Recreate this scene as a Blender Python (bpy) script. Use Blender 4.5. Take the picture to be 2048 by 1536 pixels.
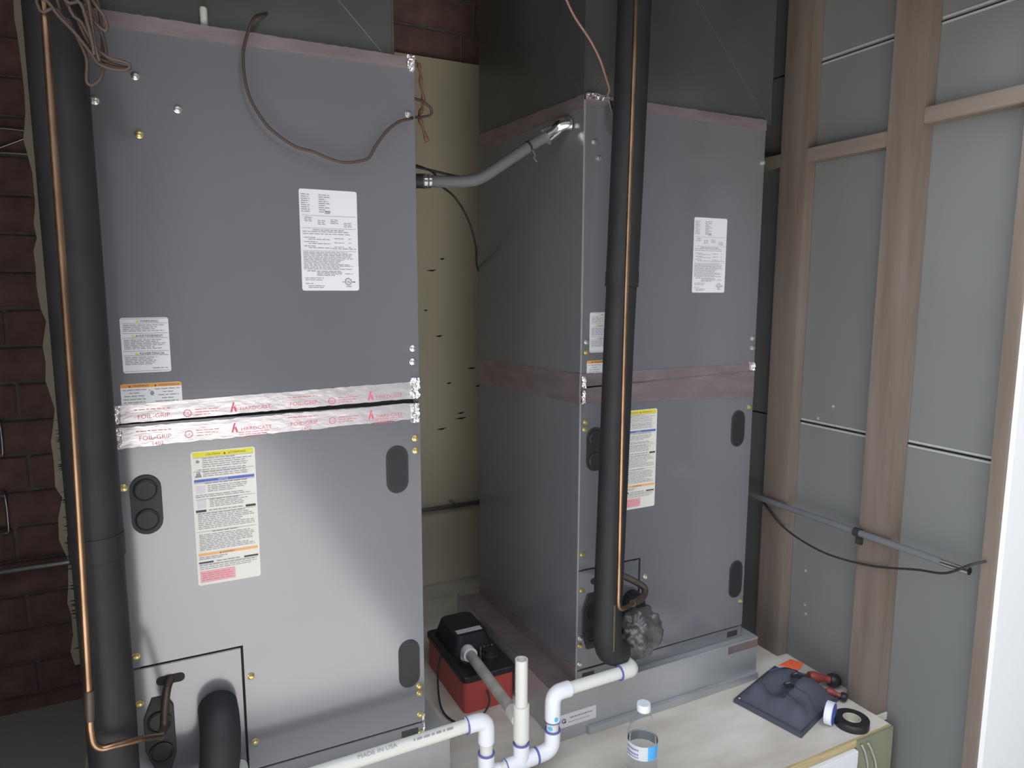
import bpy, bmesh, math, random
from mathutils import Vector, Matrix
random.seed(7)
for o in list(bpy.data.objects): bpy.data.objects.remove(o, do_unlink=True)
S = bpy.context.scene
COL = S.collection

# ------------------------------------------------------------------ camera
F_PX, YAW, PITCH, ROLL = 1395.13, -0.4635, -0.136, -0.002
cd = bpy.data.cameras.new('camera'); cam = bpy.data.objects.new('camera', cd); COL.objects.link(cam)
cd.sensor_fit = 'HORIZONTAL'; cd.sensor_width = 36.0; cd.lens = 36.0*F_PX/2048.0; cd.clip_start = 0.02
cam.location = (-0.4451, -1.3057, 0.9104)
cam.rotation_euler = (Matrix.Rotation(YAW, 3, 'Z') @ Matrix.Rotation(PITCH, 3, 'X') @ Matrix.Rotation(ROLL, 3, 'Y')
                      @ Matrix.Rotation(math.pi/2, 3, 'X')).to_euler()
S.camera = cam

# ------------------------------------------------------------------ world, sun, exposure
w = bpy.data.worlds.new('world'); S.world = w; w.use_nodes = True
bg = w.node_tree.nodes['Background']; bg.inputs[0].default_value = (0.86, 0.92, 1.0, 1); bg.inputs[1].default_value = 2.8
sd = bpy.data.lights.new('sun', 'SUN'); sd.energy = 12.0; sd.angle = 0.009; sd.color = (1.0, 0.96, 0.91)
sun = bpy.data.objects.new('sun', sd); COL.objects.link(sun)
sun.rotation_euler = Vector((-0.30, -0.15, -1.0)).to_track_quat('-Z', 'Y').to_euler()      # high sun from behind the building
S.view_settings.view_transform = 'Standard'; S.view_settings.look = 'None'
S.view_settings.gamma = 1.0; S.view_settings.use_curve_mapping = False
S.view_settings.exposure = 0.13

# ------------------------------------------------------------------ materials
def mat(name, col, rough=0.6, metal=0.0, var=0.0, vscale=8.0, col2=None, bump=0.0, bscale=60.0, spec=0.5,
        stretch=(1, 1, 1), trans=0.0, ior=1.45, coat=0.0, detail=4.0):
    m = bpy.data.materials.new(name); m.use_nodes = True
    nt = m.node_tree; b = nt.nodes['Principled BSDF']
    b.inputs['Base Color'].default_value = (*col, 1); b.inputs['Roughness'].default_value = rough
    b.inputs['Metallic'].default_value = metal; b.inputs['Specular IOR Level'].default_value = spec
    b.inputs['Transmission Weight'].default_value = trans; b.inputs['IOR'].default_value = ior
    b.inputs['Coat Weight'].default_value = coat
    if var or bump:
        tc = nt.nodes.new('ShaderNodeTexCoord'); mp = nt.nodes.new('ShaderNodeMapping')
        mp.inputs['Scale'].default_value = stretch; nt.links.new(tc.outputs['Object'], mp.inputs[0])
    if var:
        n = nt.nodes.new('ShaderNodeTexNoise'); n.inputs['Scale'].default_value = vscale; n.inputs['Detail'].default_value = detail
        nt.links.new(mp.outputs[0], n.inputs['Vector'])
        r = nt.nodes.new('ShaderNodeValToRGB'); r.color_ramp.elements[0].position = 0.5-0.5*var*0.6-0.05; r.color_ramp.elements[1].position = 0.5+0.22
        c2 = col2 if col2 else tuple(c*(1-var) for c in col)
        r.color_ramp.elements[0].color = (*c2, 1); r.color_ramp.elements[1].color = (*col, 1)
        nt.links.new(n.outputs['Fac'], r.inputs[0]); nt.links.new(r.outputs[0], b.inputs['Base Color'])
    if bump:
        n2 = nt.nodes.new('ShaderNodeTexNoise'); n2.inputs['Scale'].default_value = bscale; n2.inputs['Detail'].default_value = 3
        nt.links.new(mp.outputs[0], n2.inputs['Vector'])
        bp = nt.nodes.new('ShaderNodeBump'); bp.inputs['Strength'].default_value = bump; bp.inputs['Distance'].default_value = 0.004
        nt.links.new(n2.outputs['Fac'], bp.inputs['Height']); nt.links.new(bp.outputs[0], b.inputs['Normal'])
    return m
M = {}
M['paint'] = mat('grey_cabinet_paint', (0.25, 0.25, 0.27), 0.15, 0.36, var=0.08, vscale=2.0)
M['paint_edge'] = mat('grey_cabinet_body', (0.22, 0.22, 0.235), 0.35, 0.4)
M['gap'] = mat('dark_gap', (0.03, 0.03, 0.033), 0.8)
M['galv'] = mat('galvanized_steel', (0.42, 0.44, 0.43), 0.28, 0.85, var=0.25, vscale=5.0, bump=0.03, bscale=14)
M['galv_light'] = mat('galvanized_base', (0.54, 0.55, 0.565), 0.38, 0.45, var=0.15, vscale=6)
M['duct'] = mat('dull_duct_steel', (0.165, 0.176, 0.166), 0.24, 0.5, var=0.3, vscale=3.0, bump=0.03, bscale=9)
M['foil'] = mat('foil_tape', (0.80, 0.75, 0.77), 0.30, 0.75, bump=0.22, bscale=70, stretch=(0.5, 1, 1))
M['foil_shaded'] = mat('foil_tape_shaded', (0.46, 0.375, 0.385), 0.42, 0.7, var=0.25, vscale=30, bump=0.2, bscale=60, stretch=(0.4, 0.4, 1.5))  # darker foil copy; the dim surroundings it reflects are put into its colour
M['crinkle'] = mat('crumpled_foil', (0.90, 0.87, 0.88), 0.18, 0.95, bump=0.9, bscale=110)
M['red_print'] = mat('red_tape_print', (0.72, 0.16, 0.22), 0.6)
M['label'] = mat('label_white', (0.80, 0.80, 0.82), 0.45)
M['label_warm'] = mat('label_cream', (0.80, 0.78, 0.72), 0.45)
M['print'] = mat('label_print_grey', (0.30, 0.30, 0.33), 0.6)
M['print_dark'] = mat('label_print_black', (0.06, 0.06, 0.065), 0.6)
M['yellow'] = mat('label_yellow', (0.80, 0.70, 0.03), 0.5)
M['orange'] = mat('label_orange', (0.85, 0.36, 0.06), 0.5)
M['peach'] = mat('label_peach', (0.85, 0.47, 0.20), 0.5)
M['blue'] = mat('label_blue', (0.11, 0.16, 0.50), 0.5)
M['pink'] = mat('label_pink', (0.80, 0.42, 0.46), 0.5)
M['ltgrey'] = mat('label_light_grey', (0.66, 0.66, 0.68), 0.5)
M['rubber'] = mat('black_handle_plastic', (0.035, 0.035, 0.038), 0.5)
M['insul'] = mat('black_foam_insulation', (0.026, 0.026, 0.029), 0.62, var=0.3, vscale=20, bump=0.08, bscale=160)
M['insul_tape'] = mat('grey_insulation_tape', (0.115, 0.112, 0.112), 0.28, var=0.5, vscale=25, bump=0.9, bscale=45, coat=0.3)
M['copper'] = mat('copper', (0.50, 0.31, 0.19), 0.33, 0.95, var=0.35, vscale=12, col2=(0.26, 0.155, 0.09))
M['copper_dull'] = mat('tarnished_copper', (0.13, 0.098, 0.078), 0.5, 0.5, var=0.4, vscale=30)
M['pvc'] = mat('pvc_pipe', (0.76, 0.75, 0.70), 0.35)
M['pvc_fit'] = mat('pvc_fitting', (0.84, 0.85, 0.90), 0.28)
M['pvc_dusty'] = mat('pvc_dusty', (0.55, 0.51, 0.46), 0.6, var=0.35, vscale=25)
M['primer'] = mat('purple_primer', (0.16, 0.15, 0.42), 0.5)
M['cyan'] = mat('cyan_stain', (0.10, 0.52, 0.80), 0.5)
M['zinc'] = mat('zinc_screw', (0.75, 0.74, 0.68), 0.28, 0.9)
M['brass'] = mat('yellow_zinc_screw', (0.72, 0.60, 0.24), 0.3, 0.85)
M['chrome'] = mat('chrome', (0.80, 0.82, 0.80), 0.16, 1.0)
M['steel'] = mat('conduit_steel', (0.45, 0.45, 0.46), 0.28, 0.9)
M['grey_flex'] = mat('grey_flex_conduit', (0.16, 0.165, 0.175), 0.42)
M['dark_wire'] = mat('dark_cable', (0.03, 0.03, 0.03), 0.5)
M['brown_wire'] = mat('brown_wire', (0.085, 0.056, 0.044), 0.55)
M['pink_wire'] = mat('pinkish_wire', (0.30, 0.17, 0.14), 0.5)
M['cord'] = mat('frayed_brown_cord', (0.20, 0.12, 0.06), 0.9, bump=0.6, bscale=200)
M['brick'] = mat('red_brick', (0.31, 0.185, 0.165), 0.85, var=0.35, vscale=14, bump=0.25, bscale=70)
M['mortar'] = mat('grey_mortar', (0.27, 0.25, 0.21), 0.95, var=0.25, vscale=30, bump=0.3, bscale=120)
M['cream'] = mat('cream_painted_plywood', (0.84, 0.76, 0.57), 0.5, var=0.22, vscale=2.2, col2=(0.72, 0.65, 0.48), bump=0.06, bscale=40, stretch=(1, 1, 0.4))
M['scuff'] = mat('dark_scuff', (0.05, 0.035, 0.025), 0.9)
M['deck'] = mat('worn_plywood', (0.82, 0.78, 0.71), 0.6, var=0.45, vscale=6.0, detail=8.0, col2=(0.53, 0.465, 0.40), bump=0.1, bscale=50, stretch=(0.5, 1.6, 1))
M['deck_edge'] = mat('plywood_edge', (0.62, 0.50, 0.26), 0.7, var=0.3, vscale=30, stretch=(0.3, 1, 3))
M['olive'] = mat('olive_painted_board', (0.27, 0.28, 0.19), 0.6, var=0.15, vscale=6)
M['stud'] = mat('pine_stud', (0.225, 0.183, 0.155), 0.7, var=0.35, vscale=9, col2=(0.165, 0.128, 0.102), stretch=(3, 3, 0.25))
M['plate'] = mat('pine_blocking', (0.25, 0.205, 0.175), 0.7, var=0.35, vscale=9, col2=(0.20, 0.158, 0.13), stretch=(3, 0.25, 3))
M['board'] = mat('grey_foam_board', (0.205, 0.21, 0.207), 0.5, var=0.12, vscale=1.6)
M['seam'] = mat('pale_seam_tape', (0.42, 0.43, 0.42), 0.5)
M['plaster'] = mat('dim_plaster', (0.48, 0.46, 0.42), 0.9)
M['outside'] = mat('grey_light_blocker', (0.10, 0.105, 0.115), 0.9, var=0.2, vscale=1.5)  # dark grey of the two added light-blocking walls
M['white'] = mat('white_exterior_paint', (0.93, 0.93, 0.93), 0.6)
M['white_trim'] = mat('white_enamel', (0.80, 0.81, 0.84), 0.4)
M['concrete'] = mat('sunlit_concrete', (0.68, 0.665, 0.64), 0.9, var=0.15, vscale=2)
M['red_tank'] = mat('red_plastic', (0.52, 0.085, 0.07), 0.4)
M['black_plastic'] = mat('black_plastic', (0.025, 0.025, 0.027), 0.42)
M['fabric'] = mat('black_nylon', (0.095, 0.10, 0.13), 0.8, bump=0.4, bscale=260)
M['fabric2'] = mat('black_webbing', (0.06, 0.064, 0.082), 0.75, bump=0.3, bscale=300)
M['piping'] = mat('blue_piping', (0.07, 0.08, 0.22), 0.6)
M['red_grip'] = mat('red_tool_grip', (0.30, 0.06, 0.055), 0.4)
M['orange_card'] = mat('orange_card', (0.95, 0.16, 0.06), 0.55)
M['tape_black'] = mat('black_vinyl_tape', (0.022, 0.022, 0.025), 0.38)
M['tape_core'] = mat('tape_core', (0.55, 0.52, 0.42), 0.7)
M['teflon'] = mat('white_thread_tape', (0.82, 0.85, 0.90), 0.5)
M['spool_blue'] = mat('blue_spool', (0.10, 0.16, 0.48), 0.4)
M['clear'] = mat('clear_plastic', (0.98, 0.99, 1.0), 0.04, trans=1.0, ior=1.10)
M['water'] = mat('water', (0.97, 0.99, 1.0), 0.0, trans=1.0, ior=1.10)
M['cap'] = mat('frosted_cap', (0.80, 0.83, 0.90), 0.35)
M['bottle_white'] = mat('bottle_wrap_white', (0.90, 0.92, 0.96), 0.5, trans=0.45, ior=1.2)
M['bottle_blue'] = mat('bottle_wrap_blue', (0.08, 0.42, 0.85), 0.3)
M['yellow_ink'] = mat('faded_yellow_ink', (0.20, 0.17, 0.06), 0.7)

# ------------------------------------------------------------------ mesh helpers (world coordinates)
def bm_new(): return bmesh.new()
def add_box(bm, lo, hi):
    vs = [bm.verts.new((x, y, z)) for x in (lo[0], hi[0]) for y in (lo[1], hi[1]) for z in (lo[2], hi[2])]
    for f in ((0,1,3,2),(4,6,7,5),(0,4,5,1),(2,3,7,6),(0,2,6,4),(1,5,7,3)): bm.faces.new([vs[i] for i in f])
def bevel(bm, r, seg=2):
    bmesh.ops.bevel(bm, geom=bm.edges[:], offset=r, segments=seg, affect='EDGES', clamp_overlap=True); return bm
def prism(bm, pts, ax, a, b):
    """polygon of 2-D points extruded along axis ax from a to b"""
    def P(p, v):
        q = list(p); q.insert(ax, v); return q
    A = [bm.verts.new(P(p, a)) for p in pts]; B = [bm.verts.new(P(p, b)) for p in pts]
    n = len(pts); bm.faces.new(A); bm.faces.new(B[::-1])
    for i in range(n): bm.faces.new((A[i], B[i], B[(i+1) % n], A[(i+1) % n]))
def rrect(x0, x1, z0, z1, r, n=4):
    P = []
    for cx, cz, a in ((x1-r, z1-r, 0), (x0+r, z1-r, 90), (x0+r, z0+r, 180), (x1-r, z0+r, 270)):
        for i in range(n+1):
            t = math.radians(a+90*i/n); P.append((cx+r*math.cos(t), cz+r*math.sin(t)))
    return P
def smooth_path(pts, sub=6):
    P = [Vector(p) for p in pts]; out = []
    for i in range(len(P)-1):
        p0, p1, p2, p3 = P[max(i-1, 0)], P[i], P[i+1], P[min(i+2, len(P)-1)]
        for k in range(sub):
            t = k/sub
            out.append(0.5*((2*p1)+(p2-p0)*t+(2*p0-5*p1+4*p2-p3)*t*t+(3*p1-p0-3*p2+p3)*t**3))
    out.append(P[-1]); return out
def tube(bm, pts, r, seg=12, cap=True, sub=0, hollow=0.0):
    P = smooth_path(pts, sub) if sub else [Vector(p) for p in pts]
    R = r if callable(r) else (lambda t: r)
    n = len(P); rings = []; nrm = None
    for i, p in enumerate(P):
        t = (P[min(i+1, n-1)]-P[max(i-1, 0)]).normalized()
        if nrm is None:
            nrm = t.orthogonal().normalized()
        else:
            nrm = (nrm-t*nrm.dot(t)).normalized()
        b = t.cross(nrm); rr = R(i/(n-1))
        rings.append([bm.verts.new(p+(nrm*math.cos(2*math.pi*k/seg)+b*math.sin(2*math.pi*k/seg))*rr) for k in range(seg)])
    for a, b in zip(rings, rings[1:]):
        for k in range(seg): bm.faces.new((a[k], a[(k+1) % seg], b[(k+1) % seg], b[k]))
    if cap: bm.faces.new(rings[0][::-1]); bm.faces.new(rings[-1])
    return rings
def lathe(bm, c, prof, seg=32, axis='Z', closed=False):
    rings = []
    for r, h in prof:
        ring = []
        for k in range(seg):
            a = 2*math.pi*k/seg; u, v = r*math.cos(a), r*math.sin(a)
            d = {'Z': (u, v, h), 'Y': (u, h, v), 'X': (h, u, v)}[axis]
            ring.append(bm.verts.new((c[0]+d[0], c[1]+d[1], c[2]+d[2])))
        rings.append(ring)
    prs = list(zip(rings, rings[1:]))
    if closed: prs.append((rings[-1], rings[0]))
    for a, b in prs:
        for k in range(seg): bm.faces.new((a[k], a[(k+1) % seg], b[(k+1) % seg], b[k]))
    if not closed:
        if prof[0][0] > 1e-6: bm.faces.new(rings[0][::-1])
        if prof[-1][0] > 1e-6: bm.faces.new(rings[-1])
    return bm
def text_into(bm, s, size, x, y, z, sx=1.0, rot=None, align='LEFT'):
    cu = bpy.data.curves.new('t', 'FONT'); cu.body = s; cu.size = size; cu.align_x = align; cu.resolution_u = 2
    o = bpy.data.objects.new('t', cu); COL.objects.link(o); bpy.context.view_layer.update()
    me = bpy.data.meshes.new_from_object(o.evaluated_get(bpy.context.evaluated_depsgraph_get()))
    bpy.data.objects.remove(o, do_unlink=True); bpy.data.curves.remove(cu)
    vs = []
    for v in me.vertices:
        p = Vector((v.co.x*sx, 0, v.co.y))
        if rot is not None: p = rot @ p
        vs.append(bm.verts.new(p+Vector((x, y, z))))
    for p in me.polygons:
        try: bm.faces.new([vs[i] for i in p.vertices])
        except ValueError: pass
    bpy.data.meshes.remove(me)

# ------------------------------------------------------------------ object helpers
def root_loc(o):
    l = Vector(o.location)
    while o.parent: o = o.parent; l = l+Vector(o.location)
    return l
def obj(name, bm, m, parent=None, loc=None, smooth=False, auto=None):
    """bm in world coordinates; loc = object origin in world"""
    origin = Vector(loc) if loc is not None else (root_loc(parent) if parent else Vector((0, 0, 0)))
    bmesh.ops.recalc_face_normals(bm, faces=bm.faces[:])
    bmesh.ops.translate(bm, verts=bm.verts[:], vec=-origin)
    me = bpy.data.meshes.new(name); bm.to_mesh(me); bm.free()
    if smooth:
        for p in me.polygons: p.use_smooth = True
        if auto is not None:
            try: me.set_sharp_from_angle(angle=math.radians(auto))
            except Exception: pass
    me.materials.append(M[m] if isinstance(m, str) else m)
    o = bpy.data.objects.new(name, me); COL.objects.link(o)
    if parent: o.parent = parent; o.location = origin-root_loc(parent)
    else: o.location = origin
    return o
def dup(o, loc, parent):
    c = o.copy(); COL.objects.link(c); c.parent = parent; c.location = Vector(loc)-root_loc(parent); return c
def tag(o, label, cat, group=None):
    o['label'] = label; o['category'] = cat
    if group: o['group'] = group
    return o
def thing(name, label, cat, loc, group=None):
    o = bpy.data.objects.new(name, None); COL.objects.link(o); o.location = loc; o.empty_display_size = 0.05
    return tag(o, label, cat, group)
def struct(name, bm, m, loc=None):
    o = obj(name, bm, m, loc=loc); o['kind'] = 'structure'; return o
def boxbm(lo, hi, bv=0.0):
    bm = bm_new(); add_box(bm, lo, hi)
    return bevel(bm, bv) if bv else bm
def part_box(name, lo, hi, m, parent, bv=0.0, label=None):
    o = obj(name, boxbm(lo, hi, bv), m, parent)
    if label: o['label'] = label
    return o
def part_tube(name, pts, r, m, parent, sub=6, seg=12, label=None):
    bm = bm_new(); tube(bm, pts, r, seg, True, sub)
    o = obj(name, bm, m, parent, smooth=True, auto=50)
    if label: o['label'] = label
    return o

# ================================================================== THE SETTING
ZD = -0.155         # plywood deck level
ZG = -0.62          # ground outside
WR = 1.145          # foam board face of the right wall
YB = 1.02           # mortar plane of the back wall
ZC = 2.15
wall_back = struct('wall_back', boxbm((-1.3, YB, -0.7), (1.25, YB+0.12, ZC)), 'mortar')
struct('wall_left', boxbm((-1.4, -0.4, -0.7), (-1.25, YB+0.12, ZC)), 'plaster')
struct('ceiling', boxbm((-1.4, -0.4, ZC), (1.3, YB+0.12, ZC+0.12)), 'plaster')
struct('floor_lower', boxbm((-1.3, -0.4, -0.40), (-0.66, YB+0.05, -0.31)), 'plaster')
bm = bm_new(); prism(bm, [(-0.66, -0.295), (1.107, -0.295), (1.107, -0.262), (WR, -0.262), (WR, YB), (-0.66, YB)], 2, ZD-0.019, ZD)
deck = struct('floor', bm, 'deck')
part_box('plywood_edge', (-0.66, -0.301, ZD-0.0195), (1.107, -0.295, ZD-0.0005), 'deck_edge', deck)
struct('wall_platform', boxbm((-0.66, -0.29, -0.7), (1.107, -0.25, ZD-0.019)), 'plaster')
struct('wall_platform_side', boxbm((-0.66, -0.25, -0.7), (-0.63, YB, ZD-0.019)), 'plaster')
struct('trim_1', boxbm((0.978, -0.306, -0.62), (1.107, -0.29, ZD-0.001)), 'olive')
struct('ground', boxbm((-9, -11, ZG-0.1), (9, 3, ZG)), 'concrete')
struct('wall_front', boxbm((1.118, -0.507, -0.7), (4.5, -0.487, 2.6)), 'white')
struct('wall_front_left', boxbm((-4.5, -0.5, -0.7), (-0.78, -0.4, 2.6)), 'white')
struct('wall_header', boxbm((-0.78, -0.5, 1.50), (1.118, -0.4, 2.6)), 'white')
struct('roof', boxbm((-4.5, -0.75, 2.4), (4.5, 1.4, 2.5)), 'white')
struct('light_blocker_right', boxbm((1.62, -7.0, -0.7), (1.82, -0.487, 3.4)), 'outside')  # unseen wall, added to darken the farther unit and shade the ground
struct('light_blocker_far', boxbm((-9.0, -7.2, -0.7), (9.0, -7.0, 4.6)), 'outside')  # out of view; added to block low sky and darken cabinet reflections

# bricks of the back wall, each its own piece
bl, bh, course, joint = 0.2955, 0.0921, 0.1016, 0.0095
proto = None; zref = 1.665
for k in range(-20, 6):
    z0 = zref+k*course+joint/2
    off = {0: 0.0, 1: 0.045}.get(k, 0.1525*(k % 2)+0.012*((k*7) % 5))
    for n in range(-7, 4):
        x0 = 0.52+off+n*0.305+joint/2; x1 = x0+bl
        if x1 < -1.25 or x0 > 1.2: continue
        if z0+bh > ZC or z0 < -0.5: continue
        if x0 > -0.72 and z0 > -0.17 and z0+bh < 1.64: continue       # wholly behind the cream board
        c = (x0, 1.010+random.uniform(-0.0015, 0.0015), z0)
        if proto is None:
            bm = boxbm((c[0], c[1], c[2]), (c[0]+bl, c[1]+0.03, c[2]+bh), 0.003)
            proto = obj('brick', bm, 'brick', wall_back, loc=c)
        else:
            dup(proto, c, wall_back)

# cream painted board on the back wall
cream = thing('plywood_board', 'large cream painted board fixed to the brick wall behind the grey cabinets', 'board', (0.2, 1.0, -0.2))
bm = bm_new()
edge = [(-0.735, -0.19), (1.14, -0.14), (1.14, 1.665), (-0.74, 1.665)]
zz = 1.6
while zz > -0.15:
    edge.append((-0.737+random.uniform(-0.010, 0.008), zz)); zz -= random.uniform(0.03, 0.09)
prism(bm, edge, 1, 0.986, 1.004)
obj('panel', bm, 'cream', cream)
bm = bm_new()
for (x, z, wd) in ((0.40, 0.735, .03), (0.47, 0.44, .05), (0.48, 0.46, .03), (0.52, 0.62, .035), (0.36, 0.83, .015), (0.40, 0.42, .04), (0.55, 0.56, .03), (0.44, 0.58, .02), (0.37, 0.98, 0.04), (0.42, 1.02, .02)):
    z0 = z+random.uniform(-.01, .01)
    prism(bm, [(x, z0), (x+wd*0.4, z0+0.003), (x+wd, z0+0.004), (x+wd*.6, z0-0.003)], 1, 0.9853, 0.9862)
for i in range(40):
    z0 = random.uniform(-0.15, 0.55); wd = random.uniform(.008, .03)
    prism(bm, [(-0.735+.0, z0), (-0.73+wd, z0+0.002), (-0.73+wd*.8, z0-0.003)], 1, 0.9853, 0.9862)
obj('scuff_marks', bm, 'scuff', cream)['kind'] = 'stuff'

# right wall: sheathing, foam panels, studs, blocking
wall_right = struct('wall_right', boxbm((1.172, -0.487, -0.7), (1.25, YB+0.12, ZC)), 'plaster')
for z0, z1 in ((-0.6, 0.541), (0.545, 1.499), (1.503, ZC)):
    for y0, y1 in ((-0.485, 0.34), (0.344, 1.0)):
        part_box('foam_panel', (WR, y0, z0), (1.172, y1, z1), 'board', wall_right, 0.001)
for z in (0.543, 1.501):
    for y0, y1 in ((-0.485, -0.262), (-0.170, 0.055)):
        for dz in (-0.0075, 0.0045):
            part_box('seam_tape', (WR-0.0016, y0, z+dz), (WR+0.0005, y1, z+dz+0.0045), 'seam', wall_right)
for y0, y1, nm in ((-0.260, -0.172, 'stud'), (0.058, 0.147, 'stud'), (0.40, 0.489, 'stud')):
    part_box(nm, (1.107, y0, ZD if y1 < 1.3 else 0), (WR, y1, ZC), 'stud', wall_right, 0.002)
for y0, y1, z0, z1 in ((-0.485, -0.260, 1.278, 1.314), (-0.172, 0.058, 1.244, 1.280), (0.147, 0.40, 1.244, 1.280)):
    part_box('blocking', (1.107, y0, z0), (WR, y1, z1), 'plate', wall_right, 0.002)
part_box('jamb_edge', (1.107, -0.497, -0.62), (1.1175, -0.470, ZC), 'stud', wall_right)
for (y, z) in ((0.0, 0.56), (-0.045, 0.60), (0.01, 0.12), (0.005, 0.02), (0.0, -0.005)):
    bm = bm_new(); lathe(bm, (WR-0.0015, y, z), [(0.004, 0), (0.004, 0.003)], 8, 'X'); obj('nail_dimple', bm, 'seam', wall_right)

# ================================================================== AIR HANDLERS
W, D, HT, ZS = 0.530, 0.569, 1.320, 0.690
def screw_mesh(parent, c, m):
    bm = bm_new()
    lathe(bm, c, [(0.0065, 0.0), (0.0065, -0.0015), (0.0048, -0.0022), (0.0045, -0.0055), (0.003, -0.0062), (0.0, -0.0064)], 12, 'Y')
    return obj('screw', bm, m, parent, loc=c, smooth=True, auto=35)
def oval(bm, cx, cz, wd, ht, y0, y1, n=10):
    r = wd/2; P = []
    for i in range(n+1):
        a = math.pi*i/n; P.append((cx+r*math.cos(a), cz+ht/2-r+r*math.sin(a)))
    for i in range(n+1):
        a = math.pi+math.pi*i/n; P.append((cx+r*math.cos(a), cz-ht/2+r+r*math.sin(a)))
    prism(bm, P, 1, y0, y1)
def rows(bm, x0, x1, zt, zb, y, pitch=0.0042, h=0.0013, ragged=0.5, seed=1):
    rg = random.Random(seed); z = zt
    while z > zb:
        end = x1-(x1-x0)*ragged*rg.random()**2.0; x = x0
        while x < end:
            wd = rg.uniform(0.004, 0.012); xe = min(x+wd, end)
            vs = [bm.verts.new(p) for p in ((x, y, z), (xe, y, z), (xe, y, z+h), (x, y, z+h))]; bm.faces.new(vs)
            x = xe+0.0016
        z -= pitch
def quad(bm, x0, x1, z0, z1, y):
    bm.faces.new([bm.verts.new(p) for p in ((x0, y, z0), (x1, y, z0), (x1, y, z1), (x0, y, z1))])
def sheet(parent, x0, x1, z0, z1, y, m, name='label', label=None, r=0.004):
    bm = bm_new(); prism(bm, rrect(x0, x1, z0, z1, r), 1, y-0.0006, y)
    o = obj(name, bm, m, parent)
    if label: o['label'] = label
    return o
def band(parent, name, x0, x1, z0, z1, y, m):
    bm = bm_new(); prism(bm, [(x0, z0), (x1, z0), (x1, z1), (x0, z1)], 1, y-0.0009, y-0.0004); return obj(name, bm, m, parent)
def printed(parent, y, fn, m='print', name='print'):
    bm = bm_new(); fn(bm, y-0.0011); o = obj(name, bm, m, parent)
    if name in ('print', 'tape_print', 'red_print', 'listing_mark'): o['kind'] = 'stuff'      # rows of tiny letters
    return o
def tri(bm, x, z, s, y):
    bm.faces.new([bm.verts.new(p) for p in ((x-s, y, z), (x+s, y, z), (x, y, z+1.7*s))])
def ring(bm, cx, cz, r0, r1, y, n=20):
    A = [bm.verts.new((cx+r0*math.cos(2*math.pi*i/n), y, cz+r0*math.sin(2*math.pi*i/n))) for i in range(n)]
    B = [bm.verts.new((cx+r1*math.cos(2*math.pi*i/n), y, cz+r1*math.sin(2*math.pi*i/n))) for i in range(n)]
    for i in range(n): bm.faces.new((A[i], A[(i+1) % n], B[(i+1) % n], B[i]))

def nameplate(p, x0, z0, y):
    x1, z1 = x0+0.103, z0+0.179
    s = sheet(p, x0, x1, z0, z1, y, 'label', 'rating_label', 'white rating label with rows of small grey print')
    def f(bm, y):
        rows(bm, x0+.003, x0+.018, z1-.010, z1-.043, y, .0037, .0014, .35, 3)
        rows(bm, x0+.034, x0+.054, z1-.010, z1-.043, y, .0037, .0014, .6, 4)
        rows(bm, x0+.044, x0+.056, z1-.038, z1-.044, y, .0037, .0012, .3, 5)
        for zz in (.046, .068, .108): quad(bm, x0+.003, x1-.003, z1-zz, z1-zz+.0005, y)
        for xx, zz in ((.008, .050), (.031, .055), (.054, .053), (.078, .058)): rows(bm, x0+xx, x0+xx+.014, z1-zz, z1-zz-.007, y, .003, .0012, .1, int(xx*1e3))
        rows(bm, x0+.022, x1-.025, z1-.0715, z1-.0725, y, .004, .0013, .1, 8)
        rows(bm, x0+.004, x1-.008, z1-.0745, z1-.080, y, .004, .0012, .4, 9)
        for i in range(3):
            zz = z1-.085-i*.0075
            rows(bm, x0+.006, x0+.030, zz, zz-.001, y, .004, .0012, .2, 20+i); rows(bm, x0+.014, x0+.054, zz-.003, zz-.004, y, .004, .0012, .2, 30+i)
            rows(bm, x0+.060, x0+.078, zz-.001, zz-.002, y, .004, .0012, .2, 40+i); rows(bm, x0+.086, x0+.090, zz-.001, zz-.002, y, .004, .0012, .1, 50+i)
        rows(bm, x0+.056, x1-.003, z1-.104, z1-.107, y, .003, .0012, .1, 60)
        rows(bm, x0+.004, x1-.010, z1-.111, z1-.142, y, .0027, .0011, .45, 61)
        rows(bm, x0+.010, x0+.026, z1-.1445, z1-.145, y, .003, .0016, .1, 62)
        rows(bm, x0+.027, x0+.072, z1-.1445, z1-.153, y, .0025, .0011, .3, 63)
        rows(bm, x0+.078, x0+.092, z1-.149, z1-.150, y, .003, .0012, .1, 64)
        rows(bm, x0+.006, x0+.040, z1-.157, z1-.161, y, .0033, .0011, .2, 65)
        rows(bm, x0+.006, x0+.020, z1-.167, z1-.168, y, .003, .0011, .2, 66)
        rows(bm, x0+.011, x0+.040, z1-.171, z1-.1745, y, .003, .0012, .1, 67)
    printed(s, y, f)
    def g(bm, y):
        ring(bm, x0+.083, z1-.1625, .0052, .0062, y)
        text_into(bm, 'UL', .0062, x0+.083, y, z1-.1648, align='CENTER')
        text_into(bm, 'LISTED', .0034, x0+.084, y, z1-.1725, align='CENTER')
        rows(bm, x0+.073, x0+.0755, z1-.164, z1-.1645, y, .003, .0014, .1, 70); rows(bm, x0+.0905, x0+.096, z1-.164, z1-.1645, y, .003, .0014, .1, 71)
    printed(s, y, g, 'print_dark', 'listing_mark')
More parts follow.
